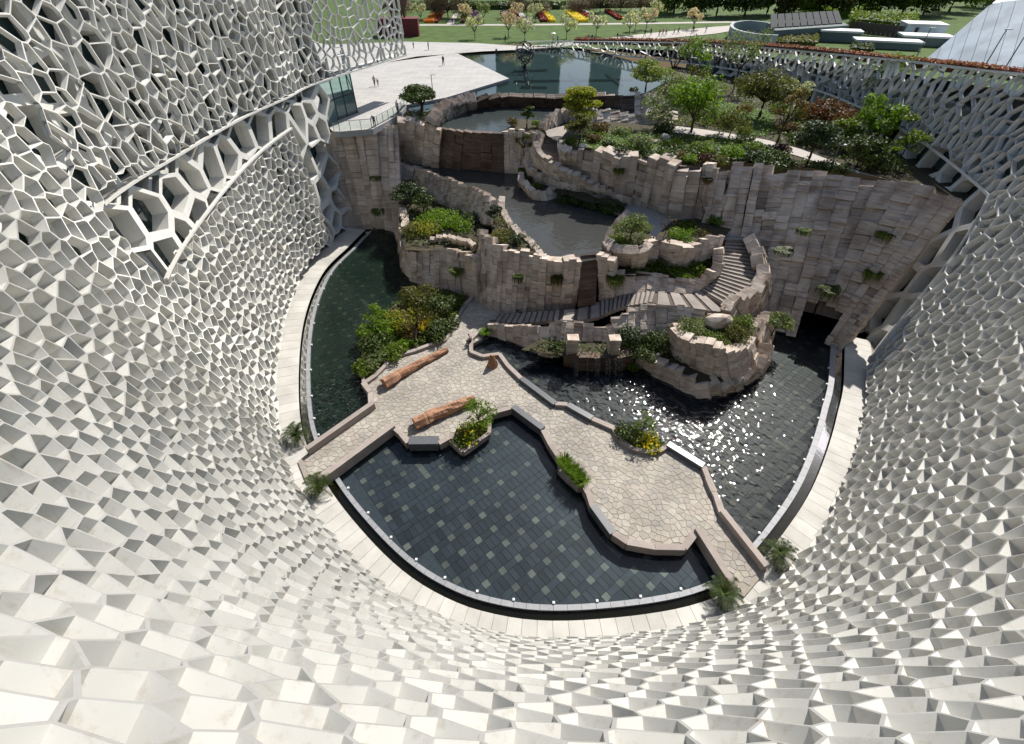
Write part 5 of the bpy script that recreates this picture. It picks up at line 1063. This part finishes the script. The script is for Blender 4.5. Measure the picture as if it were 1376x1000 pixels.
p = W(662, 491, .37); root = empty('petrified_stump', p, 'small upright orange petrified stump beside the stream', 'stump'); bm = bmesh.new(); bmesh.ops.create_cone(bm, cap_ends=True, segments=14, radius1=.5, radius2=.16, depth=1.3); bmesh.ops.subdivide_edges(bm, edges=bm.edges[:], cuts=2)
for v in bm.verts: v.co *= 1 + .4 * noise.noise(v.co * 2.2)
me = bpy.data.meshes.new('stump'); bm.to_mesh(me); bm.free(); me.materials.append(M['log']); o = link('stump', me, root, local=True); o.location = (0, 0, .6)
# spouts along the pool rim
M['white'] = mat('white_paint', (.75, .75, .73), rough=.5)
mb = MB(); mb.tube([(0, 0, 0), (0, 0, .16)], .045, 6); mb.box((0, 0, .19), (.14, .14, .07)); sp_me = mb.mesh('pool_light', M['white'])
n = 34
for k in range(n):
    x, y = ring_pt(s_of(3.6) + (s_of(16.2) - s_of(3.6)) * k / n, 2.62); o = link('pool_light', sp_me); o.location = (x, y, -.02); tag(o, 'tiny white light fitting along the granite rim of the lower pool', 'light', 'lights along the pool rim')
# ---------------------------------------------------------------- people
CLO = {}
def cm(c):
    if c not in CLO: CLO[c] = mat('cloth', c, tuple(k * .75 for k in c), scale=9, rough=.9)
    return CLO[c]
SKIN = mat('skin', (.50, .32, .24), rough=.6); HAIR = mat('hair', (.02, .016, .014), rough=.6)
def person(label, px, z, h, face, top, legs, pose='stand', hair=(.02, .016, .014), group=None, extra=None):
    P = {'pel': (0, 0, .53), 'wa': (0, 0, .62), 'ch': (0, 0, .76), 'nk': (0, 0, .845), 'hd0': (0, .01, .89), 'hd1': (0, .012, .95), 'hd2': (0, .0, .985), 'ls': (.105, 0, .80), 'rs': (-.105, 0, .80), 'le': (.135, .01, .63), 're': (-.135, .01, .63), 'lh': (.14, .06, .47), 'rh': (-.14, .06, .47),
         'lp': (.055, 0, .50), 'rp': (-.055, 0, .50), 'lk': (.06, .02, .27), 'rk': (-.06, .02, .27), 'la': (.06, 0, .04), 'ra': (-.06, 0, .04), 'lt': (.065, .09, .02), 'rt': (-.065, .09, .02)}
    if pose == 'walk': P.update(lk=(.06, .11, .28), la=(.06, .13, .045), lt=(.06, .22, .03), rk=(-.06, -.02, .27), ra=(-.06, -.16, .06), rt=(-.06, -.09, .02), le=(.13, -.08, .64), lh=(.13, -.06, .49), re=(-.13, .07, .64), rh=(-.13, .15, .51))
    if pose == 'lean': P.update(wa=(0, .05, .62), ch=(0, .16, .71), nk=(0, .24, .765), hd0=(0, .29, .79), hd1=(0, .32, .83), hd2=(0, .325, .87), ls=(.105, .17, .75), rs=(-.105, .17, .75), le=(.15, .26, .62), re=(-.15, .26, .62), lh=(.07, .33, .60), rh=(-.07, .33, .60))
    if pose == 'sit': P = {k: (v[0], v[1], v[2] - .27) for k, v in P.items()}; P.update(lk=(.08, .24, .27), rk=(-.08, .24, .27), la=(.08, .22, .045), ra=(-.08, .22, .045), lt=(.08, .30, .02), rt=(-.08, .30, .02), le=(.14, .06, .38), re=(-.14, .06, .38), lh=(.06, .18, .31), rh=(-.06, .18, .31), wa=(0, .0, .36), ch=(0, .05, .49), nk=(0, .08, .575), hd0=(0, .1, .62), hd1=(0, .11, .68), hd2=(0, .10, .715))
    RD = dict(pel=.082, wa=.074, ch=.088, nk=.034, hd0=.046, hd1=.062, hd2=.04, ls=.04, rs=.04, le=.03, re=.03, lh=.02, rh=.02, lp=.06, rp=.06, lk=.042, rk=.042, la=.03, ra=.03, lt=.024, rt=.024)
    ks = list(P); E = [('pel', 'wa'), ('wa', 'ch'), ('ch', 'nk'), ('nk', 'hd0'), ('hd0', 'hd1'), ('hd1', 'hd2'), ('ch', 'ls'), ('ch', 'rs'), ('ls', 'le'), ('le', 'lh'), ('rs', 're'), ('re', 'rh'), ('pel', 'lp'), ('pel', 'rp'), ('lp', 'lk'), ('lk', 'la'), ('la', 'lt'), ('rp', 'rk'), ('rk', 'ra'), ('ra', 'rt')]
    me = bpy.data.meshes.new('body'); me.from_pydata([tuple(c * h for c in P[k]) for k in ks], [(ks.index(a), ks.index(b)) for a, b in E], [])
    o = bpy.data.objects.new('tmp', me); COL.objects.link(o); md = o.modifiers.new('s', 'SKIN'); o.modifiers.new('u', 'SUBSURF').levels = 1
    for i, k in enumerate(ks): me.skin_vertices[0].data[i].radius = (RD[k] * h, RD[k] * h); me.skin_vertices[0].data[i].use_root = (k == 'pel')
    bpy.context.view_layer.update(); bo = bpy.data.meshes.new_from_object(o.evaluated_get(bpy.context.evaluated_depsgraph_get())); bpy.data.objects.remove(o)
    bo.name = 'person'; bo.materials.clear(); hm = HAIR if hair == (.02, .016, .014) else cm(hair)
    for m in (cm(top), cm(legs), SKIN, hm, M['darkmetal']): bo.materials.append(m)
    J = {k: Vector(c) * h for k, c in P.items()}; reg = {}
    for f in bo.polygons:
        c = f.center; k = min(J, key=lambda q_: (J[q_] - c).length / (RD[q_] ** .5)); i = 0
        if k in ('lk', 'rk', 'la', 'ra', 'lp', 'rp', 'pel'): i = 1
        if k in ('lt', 'rt'): i = 4
        if k in ('lh', 'rh', 'nk', 'hd0'): i = 2
        if k in ('hd1', 'hd2'): i = 3 if (c.y < J['hd1'].y + .02 * h or c.z > J['hd1'].z + .03 * h) else 2
        f.material_index = i; f.use_smooth = True
    ob = link('person', bo); ob.location = W(*px, z); ob.rotation_euler = (0, 0, face); return tag(ob, label, 'person', group)
WK = (.6, .58, .55); DK = (.03, .032, .04); BL = (.05, .12, .35); RD_ = (.45, .06, .06); KH = (.25, .21, .15)
person('person in a patterned top sitting on the kerb beside the shaded path', (633, 462), .4, 1.6, 1.2, (.35, .30, .28), DK, 'sit')
person('person in a blue top leaning over the glass plaza railing', (504, 170.5), 12, 1.6, math.pi, BL, DK, 'lean')
person('person in a white shirt standing at the plaza railing near the pine', (535, 153.5), 12, 1.65, -.5, WK, (.12, .12, .14))
person('person in white and red walking with a child on the pale plaza', (504, 116), 12, 1.5, .6, (.55, .35, .35), DK, 'walk'); person('small child walking at hand on the pale plaza', (508.5, 116.5), 12, 1.15, .6, (.5, .25, .25), (.35, .3, .3), 'walk')
person('person in a dark coat walking alone toward the middle of the plaza', (596, 88), 12, 1.6, 3.0, (.07, .06, .055), DK, 'walk'); person('person in black standing at the far lawn edge of the plaza', (576, 67), 12, 1.6, 2.0, DK, DK); person('child in a dark jacket near the red plinth', (556, 65), 12, 1.2, 1.0, DK, KH)
person('person sitting low at the far edge of the plaza pond', (667, 73), 12, 1.5, 3.0, DK, DK, 'sit'); person('person in dark green standing on the lawn behind the plaza', (679, 57), 11.9, 1.6, 2, (.04, .07, .06), DK)
pu = W(743, 58.5, 12); person('person under a pale parasol on the park path', (743, 58.5), 12, 1.6, 1.2, (.5, .45, .45), DK, 'walk'); person('person in a blue jacket beside the pale parasol', (749, 58), 12, 1.65, 1.2, (.03, .25, .45), DK, 'walk')
um = empty('parasol', pu + V(0, 0, 1.2), 'pale parasol held open on the park path', 'parasol'); mb = MB(); n8 = 10
mb.add([(0, 0, .95)] + [(math.cos(k * .6283) * .6, math.sin(k * .6283) * .6, .68) for k in range(n8)], [(0, 1 + k, 1 + (k + 1) % n8) for k in range(n8)]); mb.build('canopy', M['white'], um, local=True); mb = MB(); mb.tube([(0, 0, -.1), (0, 0, .95)], .015, 4); mb.build('shaft', M['darkmetal'], um, local=True)
for lab, x, y, c, l in (('walker in black and white on the path past the pond', 790, 56, (.4, .4, .4), DK), ('walker in black just behind the black and white one', 795, 56.5, DK, DK), ('lone walker in dark clothes on the path above the lattice rail', 829, 54.5, DK, KH), ('walker in dark clothes at the left of the path crowd', 866, 49.5, DK, DK), ('second dark walker at the left of the path crowd', 874, 48, (.05, .05, .07), DK),
    ('walker in a dark red top in the path crowd', 885.5, 49.5, RD_, DK), ('walker in a red top in the path crowd', 890, 49, (.5, .1, .1), KH), ('walker in a white top in the path crowd', 894.5, 48, WK, DK), ('walker in a pale top right of the crowd', 905.5, 46, (.5, .5, .5), DK), ('walker in a dark top right of the crowd', 911, 46, DK, DK), ('dark walker near the blossom tree on the path', 931, 45, DK, DK), ('walker in a white shirt furthest along the path', 948, 44, WK, (.1, .1, .12)),
    ('dark dressed walker in the flower garden aisle', 608, 32.5, DK, DK), ('second dark dressed walker in the flower garden aisle', 612, 33, DK, KH)):
    person(lab, (x, y), 12, R(1.55, 1.75), R(0, 6), c, l, 'walk', group='people walking in the park')
# ---------------------------------------------------------------- sculptures
gs = empty('globe_sculpture', W(705, 91, 11.75), 'open dark metal globe sculpture standing in the plaza pond', 'sculpture'); rg = 1.75
mb = MB(); mb.tube([(0, 0, -.1), (0, 0, .35), (0, 0, .6)], [.7, .35, .2], 10); mb.build('pedestal', M['darkmetal'], gs, local=True)
for k in range(9):
    mb = MB(); ax = Matrix.Rotation(k * .7 + .3, 3, 'Z') @ Matrix.Rotation(k * 1.1, 3, 'X'); off = R(-.5, .5); q_ = math.sqrt(rg * rg - off * off)
    mb.tube([ax @ V(math.cos(t * .2244) * q_, math.sin(t * .2244) * q_, off) + V(0, 0, rg + .55) for t in range(29)], .075, 5); mb.build('ring', M['darkmetal'], gs, local=True)
pl = W(552, 49, 12); M['redpaint'] = mat('dark_red_paint', (.16, .022, .025), rough=.6); plo = MB(); plo.box((pl.x - 3.2, pl.y + 2.5, 13.6), (10, 5, 3.4), .1); plo.box((pl.x - 3.2, pl.y + 2.5, 15.4), (10.2, 5.2, .2), .1); tag(plo.build('plinth', M['redpaint']), 'dark red block plinth at the edge of the lawn', 'plinth')
def beast():
    P = [(0, 0, 3.0), (1.6, 0, 3.2), (2.6, 0, 4.2), (3.2, 0, 5.4), (3.9, 0, 5.6), (-1.4, 0, 3.1), (-2.4, 0, 2.4), (-3.6, 0, 1.6), (1.6, .5, 2.3), (1.7, .5, 1.1), (1.6, .5, 0), (1.6, -.5, 2.3), (1.2, -.5, 1.1), (1.3, -.5, 0), (-1.4, .5, 2.2), (-1.2, .55, 1.3), (-1.5, .55, .7), (-1.3, .55, 0), (-1.4, -.5, 2.2), (-1.6, -.55, 1.3), (-1.9, -.55, .7), (-1.8, -.55, 0)]
    E = [(0, 1), (1, 2), (2, 3), (3, 4), (0, 5), (5, 6), (6, 7), (1, 8), (8, 9), (9, 10), (1, 11), (11, 12), (12, 13), (5, 14), (14, 15), (15, 16), (16, 17), (5, 18), (18, 19), (19, 20), (20, 21)]
    rd = [.95, .9, .55, .38, .25, .9, .4, .15, .42, .3, .28, .42, .3, .28, .5, .34, .24, .28, .5, .34, .24, .28]
    me = bpy.data.meshes.new('beast'); me.from_pydata(P, E, []); o = bpy.data.objects.new('tmp', me); COL.objects.link(o); o.modifiers.new('s', 'SKIN'); o.modifiers.new('u', 'SUBSURF').levels = 2
    for i, r_ in enumerate(rd): me.skin_vertices[0].data[i].radius = (r_, r_); me.skin_vertices[0].data[i].use_root = i == 0
    bpy.context.view_layer.update(); bo = bpy.data.meshes.new_from_object(o.evaluated_get(bpy.context.evaluated_depsgraph_get())); bpy.data.objects.remove(o); bo.materials.clear(); bo.materials.append(mat('rust_bronze', (.15, .08, .05), (.10, .06, .045), scale=1.5, rough=.7, bump=.3)); return bo
bo = link('animal_statue', beast()); bo.location = (pl.x - 3.0, pl.y + 2.5, 15.5); bo.rotation_euler = (0, 0, .4); bo.scale = (1.1, 1.1, 1.1); tag(bo, 'brown animal statue standing on the dark red plinth', 'statue')
# ---------------------------------------------------------------- far park: beds, hedges, trees
def strip_leaf(label, name, cat, px, z, h, leaf, n, size, group=None):
    P = [W(x, y, z) for x, y in px]; a, b, c, d = [V(p.x, p.y, z) for p in P]; rng = np.random.RandomState(random.randrange(1 << 30)); cc = (a + b + c + d) / 4
    root = empty(name, cc, label, cat, group); mb = MB(); q_ = [p - cc for p in (a, b, c, d)]; mb.hexa([p * .93 for p in q_], [p * .93 + V(0, 0, h * .8) for p in q_]); mb.build('mass', LM[leaf], root, local=True)
    mb = MB()
    for i in range(n):
        u, v = random.random(), random.random(); p = q_[0].lerp(q_[1], u).lerp(q_[3].lerp(q_[2], u), v) + V(0, 0, h * R(.5, 1.1)); e1 = V(R(-1, 1), R(-1, 1), R(-.5, .5)).normalized() * size; e2 = V(R(-1, 1), R(-1, 1), R(-.5, .5)).normalized() * size * .6
        mb.add([p - e1, p + e2, p + e1, p - e2], [(0, 1, 2, 3)])
    mb.build('flowers' if 'flower' in name else 'leaves', LM[leaf], root, local=True)
FB = 'flower beds of the park garden'
for lab, q_, lf in (('orange flower bed near the red plinth', ((569, 31), (583, 31), (591, 18), (584, 18)), 'orange'), ('dark brown hedge bed right of the orange flowers', ((584, 31), (589, 31), (597, 18), (592, 18)), 'crimson'), ('purple flower bed left of the blossom trees', ((631, 31), (645, 31), (642, 17), (634, 17)), 'violet'), ('second purple flower bed in the middle of the garden', ((679, 31), (690, 31), (680, 17), (672, 17)), 'violet'),
    ('red flower bed right of the second purple bed', ((692, 31), (704, 31), (690, 15), (682, 15)), 'crimson'), ('narrow yellow flower bed', ((738, 30), (747, 30), (733, 17), (728, 17)), 'gold'), ('crimson hedge left of the narrow yellow bed', ((727, 30), (736, 30), (727, 18), (721, 18)), 'crimson'), ('wide bright yellow flower bed', ((776, 30), (792, 30), (772, 17), (758, 17)), 'gold'), ('long dark red hedge right of the wide yellow bed', ((790, 27), (799, 26), (775, 13), (767, 13)), 'crimson'),
    ('dark red hedge further right in the garden', ((830, 27), (838, 27), (818, 15), (811, 15)), 'crimson'), ('orange bed peeping out behind the blossom', ((618, 31), (630, 31), (631, 20), (622, 20)), 'rust'), ('pale lilac flower bed at the right of the garden', ((850, 24), (872, 26), (860, 17), (845, 17)), 'lilac')):
    strip_leaf(lab, 'flower_bed', 'flower bed', q_, 11.95, .7, lf, 500, .35, FB)
strip_leaf('long dark clipped hedge behind the flower garden', 'hedge', 'hedge', ((545, 14), (760, 13), (760, 9), (545, 10)), 11.9, 1.6, 'dark', 3500, .6); strip_leaf('dark clipped hedge behind the right part of the flower garden', 'hedge', 'hedge', ((762, 12), (880, 10), (880, 7), (762, 8.5)), 11.9, 1.6, 'dark', 2000, .6)
for i, (x, y, lf) in enumerate(((638, 52.5, 'white'), (683, 50, 'pink'), (705, 55, 'white'), (761, 53, 'white'), (801, 48, 'white'), (845, 47, 'white'), (566, 31, 'white'), (625, 31, 'pink'), (650, 31, 'sage'), (694, 31, 'pink'), (720, 29, 'white'), (853, 42, 'white'), (868, 40, 'pink'), (931, 40, 'pink'), (880, 28, 'white'))):
    tree('%s flowering tree %s' % ({'white': 'white', 'pink': 'pale pink', 'sage': 'greenish'}[lf], ('on the lawn nearest the red plinth', 'in the lawn middle, left and behind the lawn person', 'on the lawn right of the lawn person', 'on the lawn beside the parasol', 'on the lawn above the path walkers', 'on the lawn right of all the path walkers', 'beside the orange flower bed', 'at the aisle of the flower garden', 'between the purple beds', 'before the red flower bed', 'before the narrow yellow bed', 'at the lilac bed, left of a pair', 'at the lilac bed, right of a pair', 'beside the path near the curved wall', 'behind the lawn at the right hedge')[i]), (x, y), 11.9, 4.6, 2.4, 'vase', lf, 420, .34, 'flowering trees of the park', .1, bare=.3)
for i, (x, y) in enumerate(((586, 25), (602, 24), (622, 25), (697, 23), (722, 21), (780, 18), (806, 17), (834, 15), (860, 17), (540, 24))):
    tree('bare brown twiggy tree in the flower garden, %s from the plinth' % ('second', 'third', 'fourth', 'fifth', 'sixth', 'seventh', 'eighth', 'ninth', 'tenth', 'nearest')[i], (x, y), 11.9, 10, 5.2, 'bushy', 'brown', 6500, .36, 'bare trees of the flower garden', .2, bare=.14, lobn=12)
FT = 'leafy trees along the far park edge'
for i, (x, y, h, r, lf) in enumerate(((905, 18, 14, 7, 'mid'), (935, 17, 13, 6, 'olive'), (962, 22, 13, 8, 'dark'), (1000, 22, 13, 8, 'dark'), (1030, 20, 12, 6, 'mid'), (1058, 22, 11, 5, 'olive'), (1085, 18, 12, 7, 'bright'), (1115, 22, 12, 7, 'olive'), (1150, 20, 14, 7, 'mid'), (1180, 21, 14, 8, 'dark'), (1210, 22, 14, 8, 'mid'), (1240, 20, 15, 8, 'dark'), (1275, 16, 15, 8, 'mid'), (1310, 10, 16, 8, 'dark'), (1350, 6, 16, 9, 'mid'))):
    tree('%s park tree behind the %s' % ({'mid': 'mid green broad', 'olive': 'olive loose', 'dark': 'dark dense', 'bright': 'bright green'}[lf], ('flower garden end, first of the row', 'flower garden end, second of the row', 'curved grey wall, left of two', 'curved grey wall, right of two', 'dark glass roof, left end', 'dark glass roof, middle', 'dark glass roof, right end', 'brown fence, left end', 'brown fence, middle', 'brown fence, right end', 'white low roofs', 'blue hall, left corner', 'blue hall gable', 'blue hall middle', 'blue hall far end')[i]), (x, y), 11.9, h, r, 'bushy', lf, 4200, .6, FT, .35, bare=.2, lobn=14)
strip_leaf('bright green meadow bushes behind the fence', 'shrub_belt', 'bushes', ((1080, 24), (1180, 26), (1180, 12), (1080, 14)), 11.9, 1.2, 'bright', 2600, .7)
for i in range(12):
    tree('far tree of the dark belt closing the park, %s' % ('left end', 'second from the left', 'third from the left', 'fourth from the left', 'fifth from the left', 'sixth from the left', 'seventh from the left', 'eighth from the left', 'ninth from the left', 'tenth from the left', 'eleventh from the left', 'right end')[i], V(-70 + i * 22 + R(-4, 4), 262 + R(-6, 6), 11.9), None, R(13, 17), R(8, 10), 'round', random.choice(('dark', 'mid', 'brown')), 1800, 1.0, 'tree belt closing the park', .4, bare=.2, lobn=9) if False else None
# roof lawn hedge of red leaved shrubs: one continuous clipped strip
hroot = empty('hedge', fO(s_of(19), upper(s_of(19)), -9), 'long low clipped hedge of red leaved photinia along the roof lawn', 'hedge'); mb = MB(); ml = MB(); S = lin(s_of(16.1), s_of(23.3), 150)
for a, b in zip(S, S[1:]):
    q_ = []
    for s in (a, b):
        for d_ in (-8.3, -9.7): p = fO(s, upper(s) - 1.25, d_); q_.append(V(p.x, p.y, upper(s) - 1.3))
    P4 = [q_[0], q_[2], q_[3], q_[1]]; mb.hexa(P4, [p + V(0, 0, .9) for p in P4])
    for _ in range(110):
        u, v = random.random(), random.random(); p = P4[0].lerp(P4[1], u).lerp(P4[3].lerp(P4[2], u), -.06 + v * 1.12) + V(0, 0, R(.2, 1.15)); e1 = V(R(-1, 1), R(-1, 1), R(-.5, .5)).normalized() * .22; e2 = V(R(-1, 1), R(-1, 1), R(-.5, .5)).normalized() * .14; ml.add([p - e1, p + e2, p + e1, p - e2], [(0, 1, 2, 3)])
mb.build('mass', LM['hedge'], hroot); ml.build('leaves', LM['hedge'], hroot)
# ---------------------------------------------------------------- service buildings beyond the roof lawn
cw = [W(x, y, 12) for x, y in ((1036, 47), (1005, 43), (985, 45), (979, 50), (984, 56), (1000, 61), (1020, 64), (1040, 65))]; cwp = catmull([(p.x, p.y) for p in cw], 6); mb = MB()
for a, b in zip(cwp, cwp[1:]): d = np.array([-(b - a)[1], (b - a)[0]]); d = d / np.linalg.norm(d) * .35; mb.prism([tuple(a - d), tuple(b - d), tuple(b + d), tuple(a + d)], 11.8, 14.4)
tag(mb.build('curved_wall', mat('pale_concrete', (.42, .44, .45), (.36, .38, .39), scale=.4, rough=.8, big=.1)), 'pale grey curved wall beyond the roof lawn', 'wall')
M['roofpane'] = mat('dark_roof_panel', (.035, .04, .045), rough=.8, spec=.1)
hl = empty('glass_roof_building', W(1085, 55, 12), 'grey green building with a dark sloping glass roof', 'building'); A, B = W(1036, 60, 12), W(1134, 52, 12); bk = V(4, 14, 0)
M['greenwall'] = mat('grey_green_render', (.13, .165, .155), (.11, .14, .13), scale=.3, rough=.85)
mb = MB(); mb.hexa([A, B, B + bk, A + bk], [A + V(0, 0, 2.6), B + V(0, 0, 2.6), B + bk + V(0, 0, 2.6), A + bk + V(0, 0, 2.6)]); mb.build('wall', M['greenwall'], hl)
for k in range(10):
    p, q_ = A.lerp(B, k / 10 + .006), A.lerp(B, (k + 1) / 10 - .006); mb = MB(); mb.hexa([p + V(0, 3, 2.65), q_ + V(0, 3, 2.65), q_ + bk + V(0, 0, 4.2), p + bk + V(0, 0, 4.2)], [p + V(0, 3, 2.8), q_ + V(0, 3, 2.8), q_ + bk + V(0, 0, 4.35), p + bk + V(0, 0, 4.35)]); mb.build('roof_pane', M['roofpane'], hl)
fc = empty('fence', W(1180, 46, 12), 'brown panel fence beyond the glass roofed building', 'fence'); A, B = W(1140, 44, 12), W(1228, 54, 12); M['brownwood'] = mat('brown_boards', (.12, .085, .07), rough=.8)
for k in range(14): p, q_ = A.lerp(B, k / 14 + .004), A.lerp(B, (k + 1) / 14 - .004); mb = MB(); mb.prism([(p.x, p.y), (q_.x, q_.y), (q_.x, q_.y + .15), (p.x, p.y + .15)], 12, 14.4); mb.build('fence_panel', M['brownwood'], fc)
M['whiteroof'] = mat('white_roof_sheet', (.62, .62, .60), (.52, .52, .5), scale=.3, rough=.6)
for lab, x, y, w, d, h in (('low white flat roofed kiosk beyond the roof hedge', 1188, 64, 13, 5, 1.1), ('second white flat roof touching the blue hall', 1238, 60, 10, 6, 1.5), ('grey flat canopy roof between glass roof and fence', 1124, 55, 9, 5, 1.8)):
    p = W(x, y, 12); kb = empty('kiosk', p, lab, 'building'); mb = MB(); mb.box((p.x, p.y, 12 + h / 2), (w * .94, d * .9, h), -.35); mb.build('wall', M['greenwall'], kb); mb = MB(); mb.box((p.x, p.y, 12 + h + .2), (w, d, .35), -.35); mb.build('roof', M['whiteroof'], kb)
bh_ = empty('blue_hall', V(95, 105, 12), 'large pale blue sheet metal hall with dark stains and a sloping gable', 'building')
M['bluewall'] = mat('pale_blue_sheet', (.66, .73, .78), (.58, .66, .72), scale=.25, rough=.5, big=.30, stretch=(.3, .3, 1.2))
def D(px, py, t):
    u = (px - 688) / FPX; v = (500 - py) / FPX; return CAM + V(u, cp + v * sp_, -sp_ + v * cp) * t
A0, A1 = W(1243, 82, 12), W(1500, 137, 12); NP = 14; dl = V(.45, .75, .5); bkv = V(30, 34, 0)
_q = A0.lerp(A1, .3); LH = next((l / 2 for l in range(2, 200) if pix(_q + dl * (l / 2))[1] < 6), 30)
def hl_len(k): return .4 + (LH * k / .3 if k < .3 else LH + .5 * LH * (k - .3))
tops = []
for k in range(NP):
    k0, k1 = k / NP + .0012, (k + 1) / NP - .0012; a, b = A0.lerp(A1, k0), A0.lerp(A1, k1); c, d = b + dl * hl_len(k1), a + dl * hl_len(k0); bb = V(.2, .28, -.1); mb = MB(); mb.hexa([a, b, b + bb, a + bb], [d, c, c + bb, d + bb]); mb.build('wall_panel', M['bluewall'], bh_); tops += [d, c]
mb = MB(); e = A1 + dl * hl_len(1); f_ = A0.lerp(A1, .3) + dl * hl_len(.3); mb.add([f_ + V(.3, .4, -.2), e + V(.3, .4, -.2), e + bkv, f_ + bkv, A0 + V(.4, .5, 0), A0 + bkv], [(0, 1, 2, 3), (0, 3, 5, 4)]); mb.build('roof', M['bluewall'], bh_)
ann = W(1262, 58, 12); kb = empty('kiosk', ann, 'small pale annex with a white roof left of the blue hall', 'building'); mb = MB(); mb.box((ann.x, ann.y + 8, 13.4), (8, 7, 2.8), -.35); mb.build('wall', M['bluewall'], kb); mb = MB(); mb.box((ann.x, ann.y + 8, 14.95), (8.5, 7.5, .3), -.35); mb.build('roof', M['whiteroof'], kb)
# lamp posts
def lamp(label, p, h):
    root = empty('street_lamp', p, label, 'lamp', 'slim grey lamp posts'); mb = MB(); mb.tube([(0, 0, 0), (0, 0, h)], [.07, .05], 6); mb.build('post', M['mullion'], root, local=True); mb = MB(); mb.box((.25, 0, h), (.75, .22, .09)); mb.build('lamp_head', M['whiteroof'], root, local=True)
lamp('slim lamp post on the plaza behind the flat topped pine', W(582, 128, 12), 2.6)
lamp('slim lamp post at the cliff edge beside the terrace path', W(1114, 228, 11.2), 2.4)
for lab, x, y in (('lamp post before the blue hall, left of three', 1215, 86), ('lamp post before the blue hall, middle of three', 1300, 90), ('lamp post before the blue hall, right of three', 1352, 96), ('thin lamp post between the left and middle hall lamps', 1322, 94)):
    s = min(lin(s_of(16.3), s_of(20), 200), key=lambda s: abs(pix(fO(s, upper(s) - 1.25, -9.7))[0] - x)); p = fO(s, upper(s) - 1.25, -9.7); p.z = upper(s) - 1.25; lamp(lab, p, 4.2)

# ---------------------------------------------------------------- ground cover over the planting beds
cover('ground_cover', [(766, 198), (829, 207), (910, 221), (1002, 218), (1114, 227), (1080, 212), (1030, 197), (985, 188), (900, 178), (800, 172), (772, 180)], 11.2, .35, 'mid', 5500, .15)
cover('ground_cover', [(840, 205), (910, 222), (1002, 220), (1100, 228), (1060, 208), (980, 200), (900, 200)], 11.2, .5, 'dark', 2600, .15)
cover('ground_cover', [(880, 170), (945, 172), (1030, 186), (1110, 210), (1180, 232), (1235, 240), (1200, 195), (1120, 160), (1050, 135), (960, 115), (900, 115), (870, 125), (905, 150)], 11.2, .4, 'mid', 6000, .17)
cover('ground_cover', [(890, 168), (955, 172), (965, 150), (950, 125), (900, 118), (870, 128)], 11.2, .5, 'olive', 3500, .18)
cover('ground_cover', [(536, 275), (560, 258), (600, 276), (655, 300), (640, 342), (600, 332), (548, 332), (538, 310)], 3.6, .5, 'dark', 2600, .14)
cover('ground_cover', [(491, 512), (526, 478), (598, 454), (630, 401), (600, 392), (545, 402), (500, 430), (489, 460)], .45, .5, 'mid', 4500, .14)
cover('ground_cover', [(664, 298), (670, 285), (735, 342), (720, 338), (690, 332), (666, 318)], 6.2, .35, 'olive', 900, .12)
cover('ground_cover', [(816, 322), (829, 300), (845, 292), (876, 326), (850, 338), (826, 336)], 6.5, .3, 'mid', 700, .12)
cover('ground_cover', [(834, 364), (868, 354), (905, 354), (970, 346), (958, 364), (930, 376), (880, 368)], 4.3, .4, 'mid', 1600, .12)
cover('ground_cover', [(900, 438), (940, 426), (1014, 442), (1008, 460), (985, 470), (950, 462), (912, 452)], 3.8, .35, 'olive', 1300, .12)
cover('ground_cover', [(704, 472), (757, 446), (900, 452), (940, 500), (880, 483), (760, 476)], 1.4, .35, 'dark', 1600, .12)
cover('ground_cover', [(706, 212), (722, 208), (745, 234), (800, 260), (842, 277), (790, 270), (745, 254), (712, 238)], 6.65, .4, 'mid', 1300, .12)
cover('ground_cover', [(606, 590), (622, 604), (655, 582), (656, 560)], .43, .3, 'mid', 700, .1)
cover('ground_cover', [(828, 578), (850, 601), (888, 604), (894, 600), (868, 582)], .43, .3, 'mid', 700, .1)
# ---------------------------------------------------------------- towers across the street, mirrored in the plaza pond
M['tower'] = mat('tower_concrete', (.20, .20, .20), (.16, .16, .165), scale=.05)
for lab, x0, x1, y, h in (('grey residential tower mirrored at the left of the plaza pond', -36, -23, 330, 60), ('broad grey residential tower mirrored in the middle of the plaza pond', -10, 30, 335, 66), ('slim grey residential tower mirrored at the right of the plaza pond', 50, 67, 330, 58)):
    tr_ = empty('tower_block', V((x0 + x1) / 2, y, 11.9), lab, 'tower'); mb = MB(); mb.box(((x0 + x1) / 2, y + 8, 12 + h / 2), (x1 - x0, 16, h)); mb.build('wall', M['tower'], tr_)
    mb = MB()
    for f_ in range(int(h / 3.3)): mb.box(((x0 + x1) / 2, y - .05, 14 + f_ * 3.3), ((x1 - x0) * .92, .2, 1.5))
    mb.build('window_bands', M['glasswall'], tr_)

strip_leaf('rounded green hedge in front of the glass roofed building', 'hedge', 'hedge', ((1042, 65), (1096, 66), (1096, 55), (1044, 54)), 12, 1.5, 'olive', 2200, .3)
strip_leaf('bushy green hedge behind the brown panel fence', 'hedge', 'hedge', ((1138, 38), (1226, 46), (1226, 34), (1138, 28)), 12, 2.6, 'mid', 3000, .4)
strip_leaf('low dark hedge between the white flat roofs', 'hedge', 'hedge', ((1140, 70), (1172, 74), (1172, 66), (1142, 64)), 12, 1.0, 'dark', 1200, .28)
